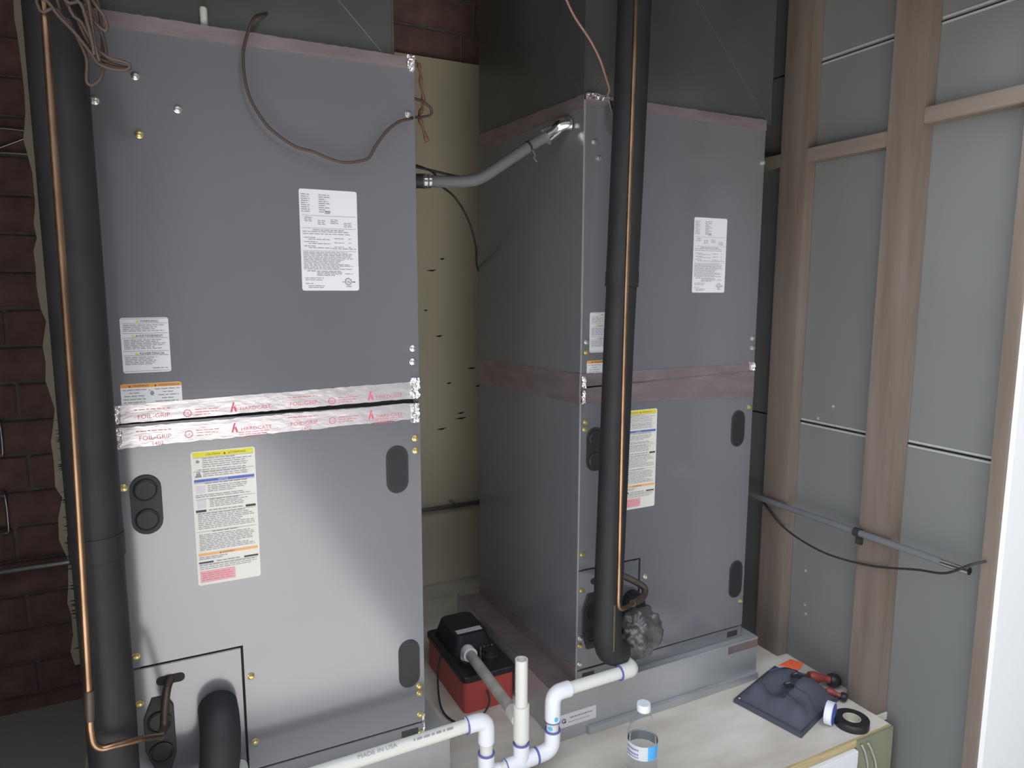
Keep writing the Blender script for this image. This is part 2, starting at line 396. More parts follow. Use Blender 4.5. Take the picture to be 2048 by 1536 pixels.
def warning(p, x0, z0, y):
    x1, z1 = x0+0.071, z0+0.091
    s = sheet(p, x0, x1, z0, z1, y, 'label', 'warning_label', 'white warning label with three headed paragraphs')
    def f(bm, y):
        for zz in (.002, .0095, .026, .034, .0555, .0625, .0885): quad(bm, x0+.002, x1-.002, z1-zz, z1-zz+.0005, y)
        rows(bm, x0+.004, x1-.004, z1-.013, z1-.0245, y, .0031, .0011, .3, 80)
        rows(bm, x0+.004, x1-.006, z1-.0375, z1-.054, y, .0028, .0011, .3, 81)
        rows(bm, x0+.004, x1-.020, z1-.066, z1-.080, y, .0028, .0011, .3, 82)
        rows(bm, x1-.028, x1-.004, z1-.0845, z1-.085, y, .003, .0012, .1, 83)
    printed(s, y, f)
    for word, dx, dzz in (('WARNING', .029, .0078), ('AVERTISSEMENT', .021, .0322), ('ADVERTENCIA', .025, .0612)):
        printed(s, y, lambda bm, yy: text_into(bm, word, .0056, x0+dx, yy, z1-dzz), 'print_dark', 'heading')
        printed(s, y, lambda bm, yy: tri(bm, x0+dx-.0035, z1-dzz, .0026, yy), 'yellow', 'warning_triangle')
def orange_label(p, x0, z0, y):
    x1, z1 = x0+0.091, z0+0.050
    s = sheet(p, x0, x1, z0, z1, y, 'label', 'hazard_label', 'white label with an orange top band')
    band(s, 'header_band', x0+.0005, x1-.0005, z1-.0065, z1-.0005, y, 'orange')
    def f(bm, y):
        for i, (a, b) in enumerate(((.003, .038), (.012, .027), (.005, .036), (.003, .039), (.003, .036), (.003, .034), (.003, .028))):
            rows(bm, x0+a, x0+b, z1-.011-.0052*i, z1-.012-.0052*i, y, .004, .0013, .1, 90+i)
        for i, (a, b) in enumerate(((.050, .088), (.062, .078), (.055, .086), (.060, .080), (.050, .088), (.050, .084), (.050, .080))):
            rows(bm, x0+a, x0+b, z1-.011-.0052*i, z1-.012-.0052*i, y, .004, .0013, .1, 100+i)
        bm.faces.new([bm.verts.new((x0+.046+.003*math.cos(t), y, z1-.017+.004*math.sin(t))) for t in [i*math.pi/6 for i in range(12)]])
        quad(bm, x0+.041, x0+.044, z1-.0125, z1-.0115, y)
    printed(s, y, f)
    for word, dx in (('WARNING', .018), ('ADVERTENCIA', .056)):
        printed(s, y, lambda bm, yy: text_into(bm, word, .0048, x0+dx, yy, z1-.0055), 'print_dark', 'heading')
        printed(s, y, lambda bm, yy: tri(bm, x0+dx-.0045, z1-.0055, .002, yy), 'print_dark', 'warning_triangle')
def caution(p, x0, z0, y, m='label_warm'):
    x1, z1 = x0+0.105, z0+0.243
    s = sheet(p, x0, x1, z0, z1, y, m, 'instruction_label', 'tall instruction label with yellow, blue and orange bands')
    band(s, 'yellow_band', x0+.003, x1-.003, z1-.010, z1-.002, y, 'yellow')
    band(s, 'blue_band', x0+.003, x1-.003, z1-.055, z1-.050, y, 'blue')
    band(s, 'orange_band', x0+.003, x1-.003, z1-.189, z1-.184, y, 'peach')
    band(s, 'pink_block', x0+.004, x0+.062, z0+.005, z0+.026, y, 'pink')
    for a, b, c, d in ((.003, .020, .105, .109), (.085, .102, .105, .109), (.003, .027, .200, .203), (.078, .102, .200, .203)):
        band(s, 'black_bar', x0+a, x0+b, z1-d, z1-c, y, 'print_dark')
    def f(bm, y):
        rows(bm, x0+.018, x1-.006, z1-.014, z1-.031, y, .0037, .0012, .4, 110)
        rows(bm, x0+.010, x1-.010, z1-.0335, z1-.034, y, .003, .0012, .1, 111); rows(bm, x0+.018, x1-.008, z1-.038, z1-.047, y, .0036, .0012, .4, 112)
        rows(bm, x0+.020, x1-.016, z1-.0585, z1-.059, y, .003, .0012, .1, 113)
        rows(bm, x0+.024, x1-.014, z1-.063, z1-.076, y, .0033, .0011, .4, 114); rows(bm, x0+.004, x1-.006, z1-.079, z1-.084, y, .0032, .0012, .2, 115)
        rows(bm, x0+.026, x1-.010, z1-.088, z1-.101, y, .0032, .0011, .4, 116); rows(bm, x0+.024, x0+.080, z1-.1075, z1-.108, y, .003, .0016, .1, 117)
        rows(bm, x0+.006, x1-.005, z1-.113, z1-.142, y, .0033, .0011, .35, 118); rows(bm, x0+.028, x1-.030, z1-.1465, z1-.147, y, .003, .0013, .1, 119)
        rows(bm, x0+.006, x1-.006, z1-.151, z1-.181, y, .0031, .0011, .35, 120); rows(bm, x0+.004, x0+.050, z1-.1925, z1-.1965, y, .003, .0012, .2, 121)
        rows(bm, x0+.032, x0+.072, z1-.202, z1-.2025, y, .003, .0016, .1, 122); rows(bm, x0+.004, x1-.006, z1-.207, z1-.2155, y, .0035, .0011, .3, 123)
        for zz in (.0115, .036, .057, .0862, .111, .145, .205): quad(bm, x0+.003, x1-.003, z1-zz, z1-zz+.0005, y)
        bm.faces.new([bm.verts.new((x0+.0105+.003*math.cos(t), y, z1-.018+.0028*math.sin(t))) for t in [i*math.pi/6 for i in range(12)]])
        bm.faces.new([bm.verts.new((x0+a, y, z1-b)) for a, b in ((.004, .046), (.016, .046), (.014, .041), (.012, .035), (.010, .041), (.009, .034), (.007, .042))])
    printed(s, y, f)
    for word, sz, dx, dzz in (('CAUTION', .0052, .024, .0082), ('ATTENTION', .0052, .060, .0082), ('WARNING', .0042, .042, .188)):
        printed(s, y, lambda bm, yy: text_into(bm, word, sz, x0+dx, yy, z1-dzz), 'print_dark', 'heading')
    for dx, dzz, r in ((.0545, .0082, .0022), (.039, .188, .0016)):
        printed(s, y, lambda bm, yy: tri(bm, x0+dx, z1-dzz, r, yy), 'print_dark', 'warning_triangle')
    def h(bm, y): text_into(bm, 'NOTICE', .0044, x0+.042, y, z1-.054)
    printed(s, y, h, 'label', 'notice_heading')
    for q0, q1 in ((.075, .062), (.102, .088)):
        printed(s, y, lambda bm, yy: quad(bm, x0+.006, x0+.020, z1-q0, z1-q1, yy), 'ltgrey', 'picture_box')
    def rp(bm, y): rows(bm, x0+.007, x0+.058, z0+.021, z0+.007, y, .004, .0011, .3, 130)
    printed(s, y, rp, 'red_print', 'red_print')

def foil(parent, pts_top, pts_bot, y, m, thick=0.0012, name='foil_tape', rag=0.0006, n=60):
    """strip of tape on a Y plane between a top and a bottom line ((x0,z0),(x1,z1))"""
    bm = bm_new(); P = []
    (xa, za), (xb, zb) = pts_top; (xc, zc), (xd, zd) = pts_bot
    for i in range(n+1):
        t = i/n; P.append((xa+(xb-xa)*t, za+(zb-za)*t+random.uniform(-rag, rag)))
    for i in range(n+1):
        t = 1-i/n; P.append((xc+(xd-xc)*t, zc+(zd-zc)*t+random.uniform(-rag, rag)))
    prism(bm, P, 1, y-thick, y)
    return obj(name, bm, m, parent)
def tape_print(tape, x0, x1, zfun, y, low=True):
    def f(bm, yy):
        x = x0; i = 0
        slope = (zfun(x1)-zfun(x0))/(x1-x0); rot = Matrix.Rotation(-math.atan(slope), 3, 'Y')
        while x < x1-0.06:
            z = zfun(x)
            text_into(bm, 'FOIL-GRIP', .0105, x, yy, z-0.0115, 1.05, rot); (text_into(bm, '1402', .0095, x+.018, yy, z-0.0215, 1.0, rot) if low else None)
            ring(bm, x+.076, zfun(x+.076)-.0085, .0052, .0066, yy); text_into(bm, 'UL', .0065, x+.076, yy, zfun(x+.076)-.0108, 1, rot, 'CENTER')
            for j in range(3): rows(bm, x+.088, x+.128-.006*j, zfun(x+.1)-.004-.0045*j, zfun(x+.1)-.005-.0045*j, yy, .004, .0012, .1, i+j)
            rows(bm, x-.004, x+.050, zfun(x)+.0035, zfun(x)+.003, yy, .004, .0013, .1, i+7)
            x += 0.150
            if x > x1-0.05: break
            z = zfun(x)
            bm.faces.new([bm.verts.new(p) for p in ((x-.006, yy, z-.013), (x-.0025, yy, z-.013), (x+.002, yy, z+.004), (x-.001, yy, z+.004))])
            bm.faces.new([bm.verts.new(p) for p in ((x+.002, yy, z-.013), (x+.0055, yy, z-.013), (x+.0025, yy, z-.002), (x-.0005, yy, z-.005))])
            text_into(bm, 'HARDCAST', .0092, x+.010, yy, z-.0115, 1.1, rot)
            for j in range(3 if low else 0): rows(bm, x+.006, x+.064-.010*j, zfun(x+.03)-.0150-.004*j, zfun(x+.03)-.0155-.004*j, yy, .004, .0011, .1, i+20+j)
            x += 0.095; i += 40
    printed(tape, y, f, 'red_print', 'tape_print')

def air_handler(name, label, X, Y, dz, first):
    t = thing(name, label, 'air handler', (X+W/2, Y+D/2, dz-0.03), 'grey air handlers')
    zb = dz-0.030
    B = lambda nm, lo, hi, m, bv=0.0, lab=None: part_box(nm, (X+lo[0], Y+lo[1], dz+lo[2]), (X+hi[0], Y+hi[1], dz+hi[2]), m, t, bv, lab)
    # inner dark body, wrapped side skins
    B('cabinet_core', (0.012, 0.004, -0.028), (W-0.012, D-0.004, HT-0.004), 'gap')
    for s0, s1 in ((0.0, 0.012), (W-0.012, W)):
        B('side_panel', (s0, 0.0015, -0.030), (s1, D, ZS-0.003), 'paint', 0.0012)
        B('side_panel', (s0, 0.0015, ZS+0.003), (s1, D, HT), 'paint', 0.0012)
    B('back_panel', (0.012, D-0.004, -0.030), (W-0.012, D, HT), 'paint')
    B('top_panel', (0.012, 0.004, HT-0.004), (W-0.012, D-0.004, HT), 'paint')
    # front panels
    B('upper_front_panel', (0.001, -0.0035, ZS+0.0045), (W-0.001, 0.004, HT-0.001), 'paint', 0.0012)
    bm = bm_new()
    prism(bm, [(X+0.001, dz+0.258), (X+0.180, dz+0.258), (X+0.180, dz+0.006), (X+W-0.001, dz+0.006), (X+W-0.001, dz+ZS-0.0045), (X+0.001, dz+ZS-0.0045)], 1, Y-0.0035, Y+0.004)
    obj('lower_front_panel', bm, 'paint', t)
    B('access_panel', (0.001, -0.0030, 0.006), (0.1755, 0.004, 0.2535), 'paint', 0.001)
    B('bottom_rail', (0.001, -0.0025, -0.030), (W-0.001, 0.004, 0.0015), 'paint', 0.0008)
    for x0, x1 in ((0.016, 0.050), (W-0.052, W-0.016)): B('rail_slot', (x0, -0.0032, -0.022), (x1, 0.0, -0.006), 'rubber')
    B('corner_bead', (-0.0008, -0.0012, -0.028), (0.0015, 0.0025, HT-0.002), 'galv_light')
    y = Y-0.0035
    # oval hand holds
    for cx, cz, wd, ht, caps in ((0.480, 0.556, 0.044, 0.096, 0), (0.497, 0.142, 0.044, 0.104, 0), (0.040, 0.546, 0.048, 0.104, 1)):
        bm = bm_new(); oval(bm, X+cx, dz+cz, wd, ht, y-0.003, y+0.001)
        h = obj('hand_hold', bevel(bm, 0.001, 1), 'rubber', t)
        if caps:
            for dz2 in (0.026, -0.026):
                bm = bm_new(); lathe(bm, (X+cx, y-0.003, dz+cz+dz2), [(0.0185, 0), (0.0185, -.003), (0.0165, -.0045), (0.0155, -.003), (0.0, -.0028)], 24, 'Y'); obj('knockout_cap', bm, 'rubber', h, smooth=True, auto=35)
        else:
            bm = bm_new(); oval(bm, X+cx, dz+cz, wd-0.008, ht-0.008, y-0.0035, y-0.002); obj('hand_hold_insert', bm, 'black_plastic', h)
    bm = bm_new(); oval(bm, X+0.058, dz+0.2235, 0.016, 0.046, -1, 0)
    bmesh.ops.rotate(bm, verts=bm.verts[:], cent=(X+0.058, 0, dz+0.2235), matrix=Matrix.Rotation(math.radians(90), 3, 'Y'))
    for v in bm.verts: v.co.y = Y-0.0042 if v.co.y < -0.5 else Y-0.002
    obj('slot_shade', bm, 'gap', t)  # flat dark oval on the panel; the hole's shade is its colour
    # coil connection plate
    bm = bm_new()
    prism(bm, [(X+a, dz+b) for a, b in ((.012, .10), (.012, .16), (.026, .195), (.050, .195), (.060, .175), (.060, .085), (.050, .055), (.026, .055))], 1, y-0.004, y+0.001)
    cp = obj('coil_plate', bevel(bm, .001, 1), 'rubber', t)
    for b in (0.150, 0.092):
        bm = bm_new(); lathe(bm, (X+.036, y-.004, dz+b), [(.020, 0), (.020, -.004), (.0165, -.005), (.0155, -.002), (0, -.002)], 24, 'Y'); obj('grommet', bm, 'black_plastic', cp, smooth=True, auto=35)
    nameplate(t, X+0.311, dz+0.906, y)
    warning(t, X+0.020, dz+0.771, y)
    orange_label(t, X+0.014, dz+0.703, y)
    caution(t, X+0.112, dz+0.386, y)
    return t, y
ah1, y1 = air_handler('air_handler', 'nearer grey air handler cabinet with bright silver red-printed tape across its front', -0.5275, 0.0, 0.0, True)
ah2, y2 = air_handler('air_handler', 'farther grey air handler with its left side showing, next to the wood stud wall', 0.3955, 0.0285, -0.0045, False)

# screws
sp = screw_mesh(ah1, (-0.461, y1, 1.242), 'zinc'); sb = screw_mesh(ah1, (-0.461, y1, 1.153), 'brass')
for x, z in ((-0.519, 1.198), (-0.403, 1.198), (-0.012, 1.232), (-0.011, 0.794), (-0.012, 0.768)): dup(sp, (x, y1, z), ah1)
for x, z in ((-0.0095, 0.615), (-0.009, 0.590), (-0.520, 0.579), (-0.520, 0.279), (-0.336, 0.194), (-0.335, 0.062), (-0.520, 0.191), (-0.0095, 0.087), (-0.0095, 0.071), (-0.009, 0.023), (-0.008, -0.020)): dup(sb, (x, y1, z), ah1)
for x, z in ((0.419, 1.227), (0.431, 1.194), (0.408, 0.791), (0.913, 0.784), (0.914, 0.759), (0.918, 1.222), (0.592, 0.202), (0.403, 0.083), (0.403, 0.017)): dup(sp, (x, y2, z), ah2)
for x, z in ((0.408, 0.768), (0.409, 0.608), (0.407, 0.591), (0.406, 0.291), (0.406, 0.202), (0.403, 0.064), (0.913, 0.605), (0.915, 0.07)): dup(sb, (x, y2, z), ah2)

# foil tape, near unit: two torn strips along the seam, one along the top
ty = y1
ta = foil(ah1, ((-0.527, 0.7185), (-0.014, 0.729)), ((-0.527, 0.688), (-0.014, 0.6955)), ty, 'foil', 0.0014)
tape_print(ta, -0.492, -0.02, lambda x: 0.7045+0.0083*(x+0.527)/0.52, ty-0.0004, False)
tb = foil(ah1, ((-0.527, 0.6805), (-0.014, 0.6865)), ((-0.527, 0.646), (-0.014, 0.6545)), ty, 'foil', 0.0014, rag=0.0011)
tape_print(tb, -0.492, -0.02, lambda x: 0.6680+0.0075*(x+0.527)/0.52, ty-0.0004)
ta['label'] = tb['label'] = 'silver foil tape with red print'
tcap = foil(ah1, ((-0.5275, 1.334), (-0.014, 1.334)), ((-0.5275, 1.310), (-0.014, 1.313)), ty, 'foil_shaded', 0.0014)
def crumple(parent, x, z, wd, ht, y, seed):
    rg = random.Random(seed); bm = bm_new(); nx, nz = 7, 9; G = []
    for i in range(nx+1):
        G.append([bm.verts.new((x-wd/2+wd*i/nx+rg.uniform(-.001, .001), y-rg.uniform(.0015, .0065), z-ht/2+ht*j/nz+rg.uniform(-.0012, .0012))) for j in range(nz+1)])
    for i in range(nx):
        for j in range(nz): bm.faces.new((G[i][j], G[i+1][j], G[i+1][j+1], G[i][j+1]))
    e = bmesh.ops.extrude_face_region(bm, geom=bm.faces[:])
    for v in [g for g in e['geom'] if isinstance(g, bmesh.types.BMVert)]: v.co.y = y+0.0005
    o = obj('crumpled_foil', bm, 'crinkle', parent); return o
crumple(ah1, -0.008, 0.716, 0.018, 0.042, y1, 1); crumple(ah1, -0.008, 0.667, 0.017, 0.038, y1, 2)
crumple(ah1, -0.006, 1.323, 0.014, 0.026, y1, 3); crumple(ah1, -0.521, 0.703, 0.010, 0.030, y1, 4); crumple(ah1, -0.521, 0.664, 0.010, 0.030, y1, 5)
crumple(ah1, -0.003, 0.0, 0.006, 0.05, y1, 6)
# foil tape, far unit: front and left side
foil(ah2, ((0.3955, 0.720), (0.924, 0.719)), ((0.3955, 0.690), (0.924, 0.703)), y2, 'foil_shaded', 0.0014)
foil(ah2, ((0.3955, 0.686), (0.924, 0.699)), ((0.3955, 0.650), (0.924, 0.632)), y2, 'foil_shaded', 0.0014)
foil(ah2, ((0.3955, 1.325), (0.924, 1.325)), ((0.3955, 1.304), (0.924, 1.300)), y2, 'foil_shaded', 0.0014)
def side_tape(parent, x, a, b, m):
    bm = bm_new(); P = []
    n = 40
    for i in range(n+1): P.append((a[0][0]+(a[1][0]-a[0][0])*i/n, a[0][1]+(a[1][1]-a[0][1])*i/n+random.uniform(-.001, .001)))
    for i in range(n+1): P.append((b[1][0]+(b[0][0]-b[1][0])*i/n, b[1][1]+(b[0][1]-b[1][1])*i/n+random.uniform(-.001, .001)))
    prism(bm, P, 0, x-0.0014, x); return obj('foil_tape', bm, m, parent)
side_tape(ah2, 0.3955, ((0.5965, 0.702), (0.030, 0.719)), ((0.5965, 0.630), (0.030, 0.650)), 'foil_shaded')
side_tape(ah2, 0.3955, ((0.5965, 1.345), (0.030, 1.325)), ((0.5965, 1.298), (0.030, 1.298)), 'foil_shaded')
side_tape(ah2, 0.3955, ((0.5965, 0.004), (0.030, 0.004)), ((0.5965, -0.032), (0.030, -0.032)), 'foil_shaded')
crumple(ah2, 0.400, 0.700, 0.010, 0.026, y2-0.0012, 11); crumple(ah2, 0.400, 0.666, 0.010, 0.030, y2-0.0012, 12); crumple(ah2, 0.916, 0.712, 0.012, 0.020, y2-0.0012, 13)
crumple(ah2, 0.425, 1.320, 0.055, 0.012, y2-0.0012, 14); crumple(ah2, 0.535, 1.318, 0.03, 0.006, y2-0.0012, 15)
# little beige plug on top of the near unit
bm = bm_new(); lathe(bm, (-0.355, 0.010, 1.334), [(0.0062, 0), (0.0062, .030), (0.0052, .032), (0.0, .032)], 14); o = obj('plastic_plug', bm, 'pvc', ah1, smooth=True, auto=40); o['label'] = 'small beige plastic plug'

# ================================================================== DUCTS above and base boxes below
def duct(name, label, x0, x1, y0, y1, z0, sx=None):
    t = thing(name, label, 'duct', ((x0+x1)/2, (y0+y1)/2, z0), 'sheet metal supply ducts')
    for nm, lo, hi in (('front_sheet', (x0, y0, z0), (x1, y0+.002, ZC)), ('back_sheet', (x0, y1-.002, z0), (x1, y1, ZC)),
                       ('side_sheet', (x0, y0+.002, z0), (x0+.002, y1-.002, ZC)), ('side_sheet', (x1-.002, y0+.002, z0), (x1, y1-.002, ZC))):
        part_box(nm, lo, hi, 'duct', t)
    for xx in (x0, x1): part_box('corner_seam', (xx-.002, y0-.002, z0), (xx+.002, y0+.003, ZC), 'duct', t, .0006)
    # raised cross-break creases on front and left sheets
    bm = bm_new(); zt = z0+(x1-x0)
    for a, b in (((x0, z0), (x1, zt)), ((x1, z0), (x0, zt))):
        tube(bm, [(a[0], y0+.0012, a[1]), (b[0], y0+.0012, b[1])], .0015, 6)
    obj('cross_break', bm, 'duct', t)
    bm = bm_new(); zt = z0+(y1-y0)
    for a, b in (((y0, z0), (y1, zt)), ((y1, z0), (y0, zt))):
        tube(bm, [(x0+.0012, a[0], a[1]), (x0+.0012, b[0], b[1])], .0015, 6)
    obj('cross_break', bm, 'duct', t)
    return t
duct('supply_duct', 'dark sheet metal duct rising from the nearer air handler', -0.520, -0.032, 0.020, 0.56, 1.322)
duct('supply_duct', 'dark sheet metal duct rising from the farther air handler', 0.398, 0.945, 0.034, 0.595, 1.3175)
def base_box(label, x0, x1, y0, y1):
    t = thing('duct_base', label, 'plenum base', ((x0+x1)/2, (y0+y1)/2, ZD), 'galvanized bases under the air handlers')
    part_box('sheet_body', (x0, y0, ZD), (x1, y1, -0.0345 if x0 > 0 else -0.030), 'galv_light', t, .002)
    return t
b1 = base_box('light galvanized box under the nearer air handler', -0.60, 0.051, -0.022, 0.60)
b2 = base_box('light galvanized box under the farther air handler', 0.328, 0.968, 0.006, 0.625)
part_box('flange_strip', (0.415, -0.004, ZD), (0.966, 0.0065, ZD+0.020), 'galv_light', b2, .0015)
part_box('top_lip', (0.330, 0.0035, -0.040), (0.966, 0.0065, -0.0345), 'galv_light', b2, .0008)
foil(b2, ((0.86, -0.036), (0.966, -0.036)), ((0.86, -0.062), (0.966, -0.062)), 0.0058, 'foil_shaded', .001)
bm = bm_new(); add_box(bm, (0.3285, 0.008, -0.0350), (0.3935, 0.60, -0.0335)); o = obj('foil_tape', bm, 'foil_shaded', b2)
s = sheet(b2, 0.338, 0.440, -0.121, -0.088, 0.006, 'label', 'sticker', 'white maker sticker with round logo', .001)
def f(bm, y):
    ring(bm, .349, -.104, .0025, .0065, y, 14); quad(bm, .350, .356, -.110, -.106, y)
    rows(bm, .366, .428, -.101, -.1015, y, .004, .003, .05, 301); rows(bm, .362, .424, -.111, -.1115, y, .004, .0016, .05, 302)
printed(s, 0.006, f)

# ================================================================== REFRIGERANT LINES
t = thing('insulated_pipe', 'thick black foam insulated pipe running up the left edge of the nearer air handler', 'pipe', (-0.55, -0.16, 0.0), 'black insulated refrigerant pipes')
PX, PY = -0.550, -0.158
part_tube('insulation_sleeve', [(PX, PY, 1.62), (PX, PY, 1.1), (PX, PY, 0.535)], 0.0352, 'insul', t, 3, 24)
part_tube('insulation_sleeve', [(PX, PY, 0.54), (PX, PY, 0.3), (PX, PY, 0.11), (PX+.012, PY, 0.045), (PX+.055, PY+.015, 0.005), (PX+.11, PY+.05, 0.015),
                                (PX+.145, PY+.085, 0.065), (PX+.153, PY+.098, .115), (PX+.154, PY+.115, .145), (PX+.154, PY+.153, 0.150)], 0.0338, 'insul', t, 6, 24)
part_tube('joint_tape', [(PX, PY, 0.555), (PX, PY, 0.520)], 0.0362, 'insul', t, 2, 24)
t = thing('copper_pipe', 'thin copper pipe in front of the left insulated pipe, bending into the nearer air handler', 'pipe', (-0.57, -0.215, 0.25), 'copper refrigerant pipes')
part_tube('tube', [(-0.549, -0.215, 1.62), (-0.556, -0.215, 1.116), (-0.560, -0.215, 0.761), (-0.568, -0.215, 0.406), (-0.571, -0.215, 0.30), (-0.571, -0.215, 0.283), (-0.569, -0.214, 0.263), (-0.560, -0.213, 0.252), (-0.545, -0.211, 0.250),
                   (-0.515, -0.195, 0.240), (-0.502, -0.150, 0.212), (-0.490, -0.10, 0.180), (-0.486, -0.07, 0.165)], 0.0050, 'copper', t, 6, 12)
part_tube('tarnished_end', [(-0.489, -0.085, 0.170), (-0.484, -0.058, 0.168), (-0.481, -0.042, 0.190), (-0.476, -0.022, 0.215), (-0.470, -0.006, 0.224), (-0.469, -0.002, 0.224)], 0.0068, 'copper_dull', t, 6, 12, 'dull tarnished tube end')
part_tube('solder_joint', [(-0.5685, -0.215, 0.345), (-0.5708, -0.215, 0.30)], 0.0066, 'copper_dull', t, 1, 12)

t = thing('insulated_pipe', 'thick black foam insulated pipe in front of the farther air handler', 'pipe', (0.415, -0.07, 0.05), 'black insulated refrigerant pipes')
part_tube('insulation_sleeve', [(0.452, -0.070, 1.62), (0.441, -0.070, 1.196), (0.433, -0.07, 0.925)], 0.0345, 'insul', t, 3, 24)
part_tube('insulation_sleeve', [(0.433, -0.070, 0.93), (0.428, -0.07, 0.780), (0.421, -0.07, 0.448), (0.415, -0.07, 0.20), (0.417, -0.069, 0.130), (0.430, -0.062, 0.090), (0.462, -0.052, 0.074)], 0.0325, 'insul', t, 6, 24)
part_tube('joint_tape', [(0.4336, -0.07, 0.945), (0.4328, -0.07, 0.915)], 0.0355, 'insul', t, 2, 24)
bm = bm_new()
for i in range(26):
    z = 0.215-i*0.0042; add_box(bm, (0.4090, -0.1032, z), (0.4120, -0.1020, z+.0026))
obj('faded_lettering', bm, 'yellow_ink', t)['kind'] = 'stuff'
# wrapped elbow lump
bm = bm_new(); bmesh.ops.create_icosphere(bm, subdivisions=5, radius=1.0)
rg = random.Random(5)
from mathutils import noise
for v in bm.verts:
    n = v.co.normalized(); k = 1+0.20*noise.noise(n*2.2)+0.13*noise.noise(n*5)+0.025*noise.noise(n*14)
    v.co = Vector((0.524+n.x*0.068*k, -0.035+n.y*0.050*k, 0.099+n.z*0.060*k))
    v.co.y = min(v.co.y, 0.0238)
o = obj('wrapped_elbow', bm, 'insul_tape', t, smooth=True); o['label'] = 'lumpy tape-wrapped insulated elbow'
bm = bm_new(); tube(bm, [(0.480, -0.050, 0.080), (0.505, -0.03, 0.125), (0.54, -0.005, 0.150), (0.55, 0.0235, 0.150)], 0.026, 16, True, 5); obj('elbow_sleeve', bm, 'insul', t, smooth=True)
t = thing('copper_pipe', 'thin copper pipe in front of the right insulated pipe, bending into the farther air handler', 'pipe', (0.405, -0.125, 0.21), 'copper refrigerant pipes')
part_tube('tube', [(0.414, -0.125, 1.62), (0.412, -0.125, 1.464), (0.410, -0.125, 1.279), (0.405, -0.125, 0.888), (0.4035, -0.125, 0.574), (0.404, -0.125, 0.27), (0.404, -0.125, 0.240), (0.407, -0.124, 0.224), (0.418, -0.120, 0.216),
                   (0.445, -0.105, 0.210), (0.490, -0.075, 0.200)], 0.0048, 'copper', t, 6, 12)
part_tube('tarnished_end', [(0.470, -0.088, 0.204), (0.510, -0.062, 0.194), (0.535, -0.045, 0.193), (0.545, -0.030, 0.205), (0.520, -0.012, 0.222), (0.480, 0.006, 0.243), (0.455, 0.0235, 0.252)], 0.0080, 'copper_dull', t, 6, 12, 'dull tarnished tube end')

# ================================================================== PVC CONDENSATE DRAIN
R1, RF = 0.01335, 0.0172
YP = -0.090
dr = thing('drain_pipe', 'white plastic drain pipework with open standpipe between the two air handlers', 'pipe', (0.185, YP, ZD))
def fit(name, pts, m='pvc_fit', r=RF, sub=5, label=None): return part_tube(name, pts, r, m, dr, sub, 20, label)
def pipe(pts, m='pvc', name='pipe', sub=0):
    return part_tube(name, pts, R1, m, dr, sub, 20)
def primer(c, ax, parent, r=RF+0.0006):
    d = Vector(ax).normalized()*0.0014; bm = bm_new(); tube(bm, [Vector(c)-d, Vector(c)+d], r, 20); return obj('primer_ring', bm, 'primer', parent, smooth=True, auto=40)
zh = 0.0245
p1 = pipe([(-0.335, YP, zh-0.004), (0.085, YP, zh+0.004)])
fit('elbow', [(-0.330, YP, zh-.004), (-0.352, YP, zh-.004), (-0.362, YP+.006, zh-.004), (-0.364, YP+.02, zh-.004), (-0.364, YP+.045, zh-.004)])
pipe([(-0.364, YP+.04, zh-.004), (-0.364, -0.004, zh-.004)])
e = fit('elbow', [(0.060, YP, zh+.0035), (0.084, YP, zh+.004), (0.097, YP, zh), (0.1040, YP, zh-.012), (0.1045, YP, zh-.046)]); primer((0.061, YP, zh+.0035), (1, 0, 0), e)
pipe([(0.1045, YP, zh-.04), (0.1045, YP, -0.060)])
e = fit('elbow', [(0.1045, YP, -0.046), (0.1045, YP, -0.076), (0.1075, YP, -0.089), (0.117, YP, -0.0955), (0.134, YP, -0.096)]); primer((0.1045, YP, -0.047), (0, 0, 1), e)
pipe([(0.13, YP, -0.095), (0.25, YP, -0.088)])
e = fit('tee', [(0.148, YP, -0.0945), (0.222, YP, -0.0905)]); primer((0.149, YP, -0.0945), (1, 0, 0), e); primer((0.221, YP, -0.0905), (1, 0, 0), e)
e = fit('tee_branch', [(0.186, YP, -0.092), (0.186, YP, -0.048)]); primer((0.186, YP, -0.049), (0, 0, 1), e)
pipe([(0.186, YP, -0.06), (0.186, YP, 0.06)])
fit('coupling', [(0.186, YP, -0.040), (0.186, YP, 0.038)], 'pvc', RF)
bm = bm_new(); lathe(bm, (0.186, YP, 0.0), [(R1, 0.030), (R1, 0.1415), (R1-.0028, 0.1415), (R1-.0028, 0.05)], 24); o = obj('standpipe', bm, 'pvc', dr, smooth=True, auto=40); o['label'] = 'open upright standpipe'
e = fit('elbow', [(0.222, YP, -0.0905), (0.244, YP, -0.089), (0.257, YP, -0.083), (0.2625, YP, -0.071), (0.263, YP, -0.041)]); primer((0.263, YP, -0.042), (0, 0, 1), e); primer((0.2235, YP, -0.0905), (1, 0, 0), e)
nip = pipe([(0.263, YP, -0.05), (0.263, YP, 0.0)])
zu = 0.0435
e = fit('elbow', [(0.263, YP, -0.020), (0.263, YP, 0.018), (0.266, YP, 0.034), (0.278, YP, zu-.001), (0.304, YP, zu)]); primer((0.263, YP, -0.019), (0, 0, 1), e)
pipe([(0.295, YP, zu), (0.440, YP, zu+.002)])
e = fit('end_coupling', [(0.436, YP, zu+.002), (0.460, YP, zu+.002), (0.470, YP+.003, zu+.002), (0.474, YP+.014, zu+.002), (0.474, YP+.05, zu+.002)], 'pvc'); primer((0.437, YP, zu+.002), (1, 0, 0), e)
pipe([(0.474, YP+.045, zu+.002), (0.474, 0.0245, zu+.002)])
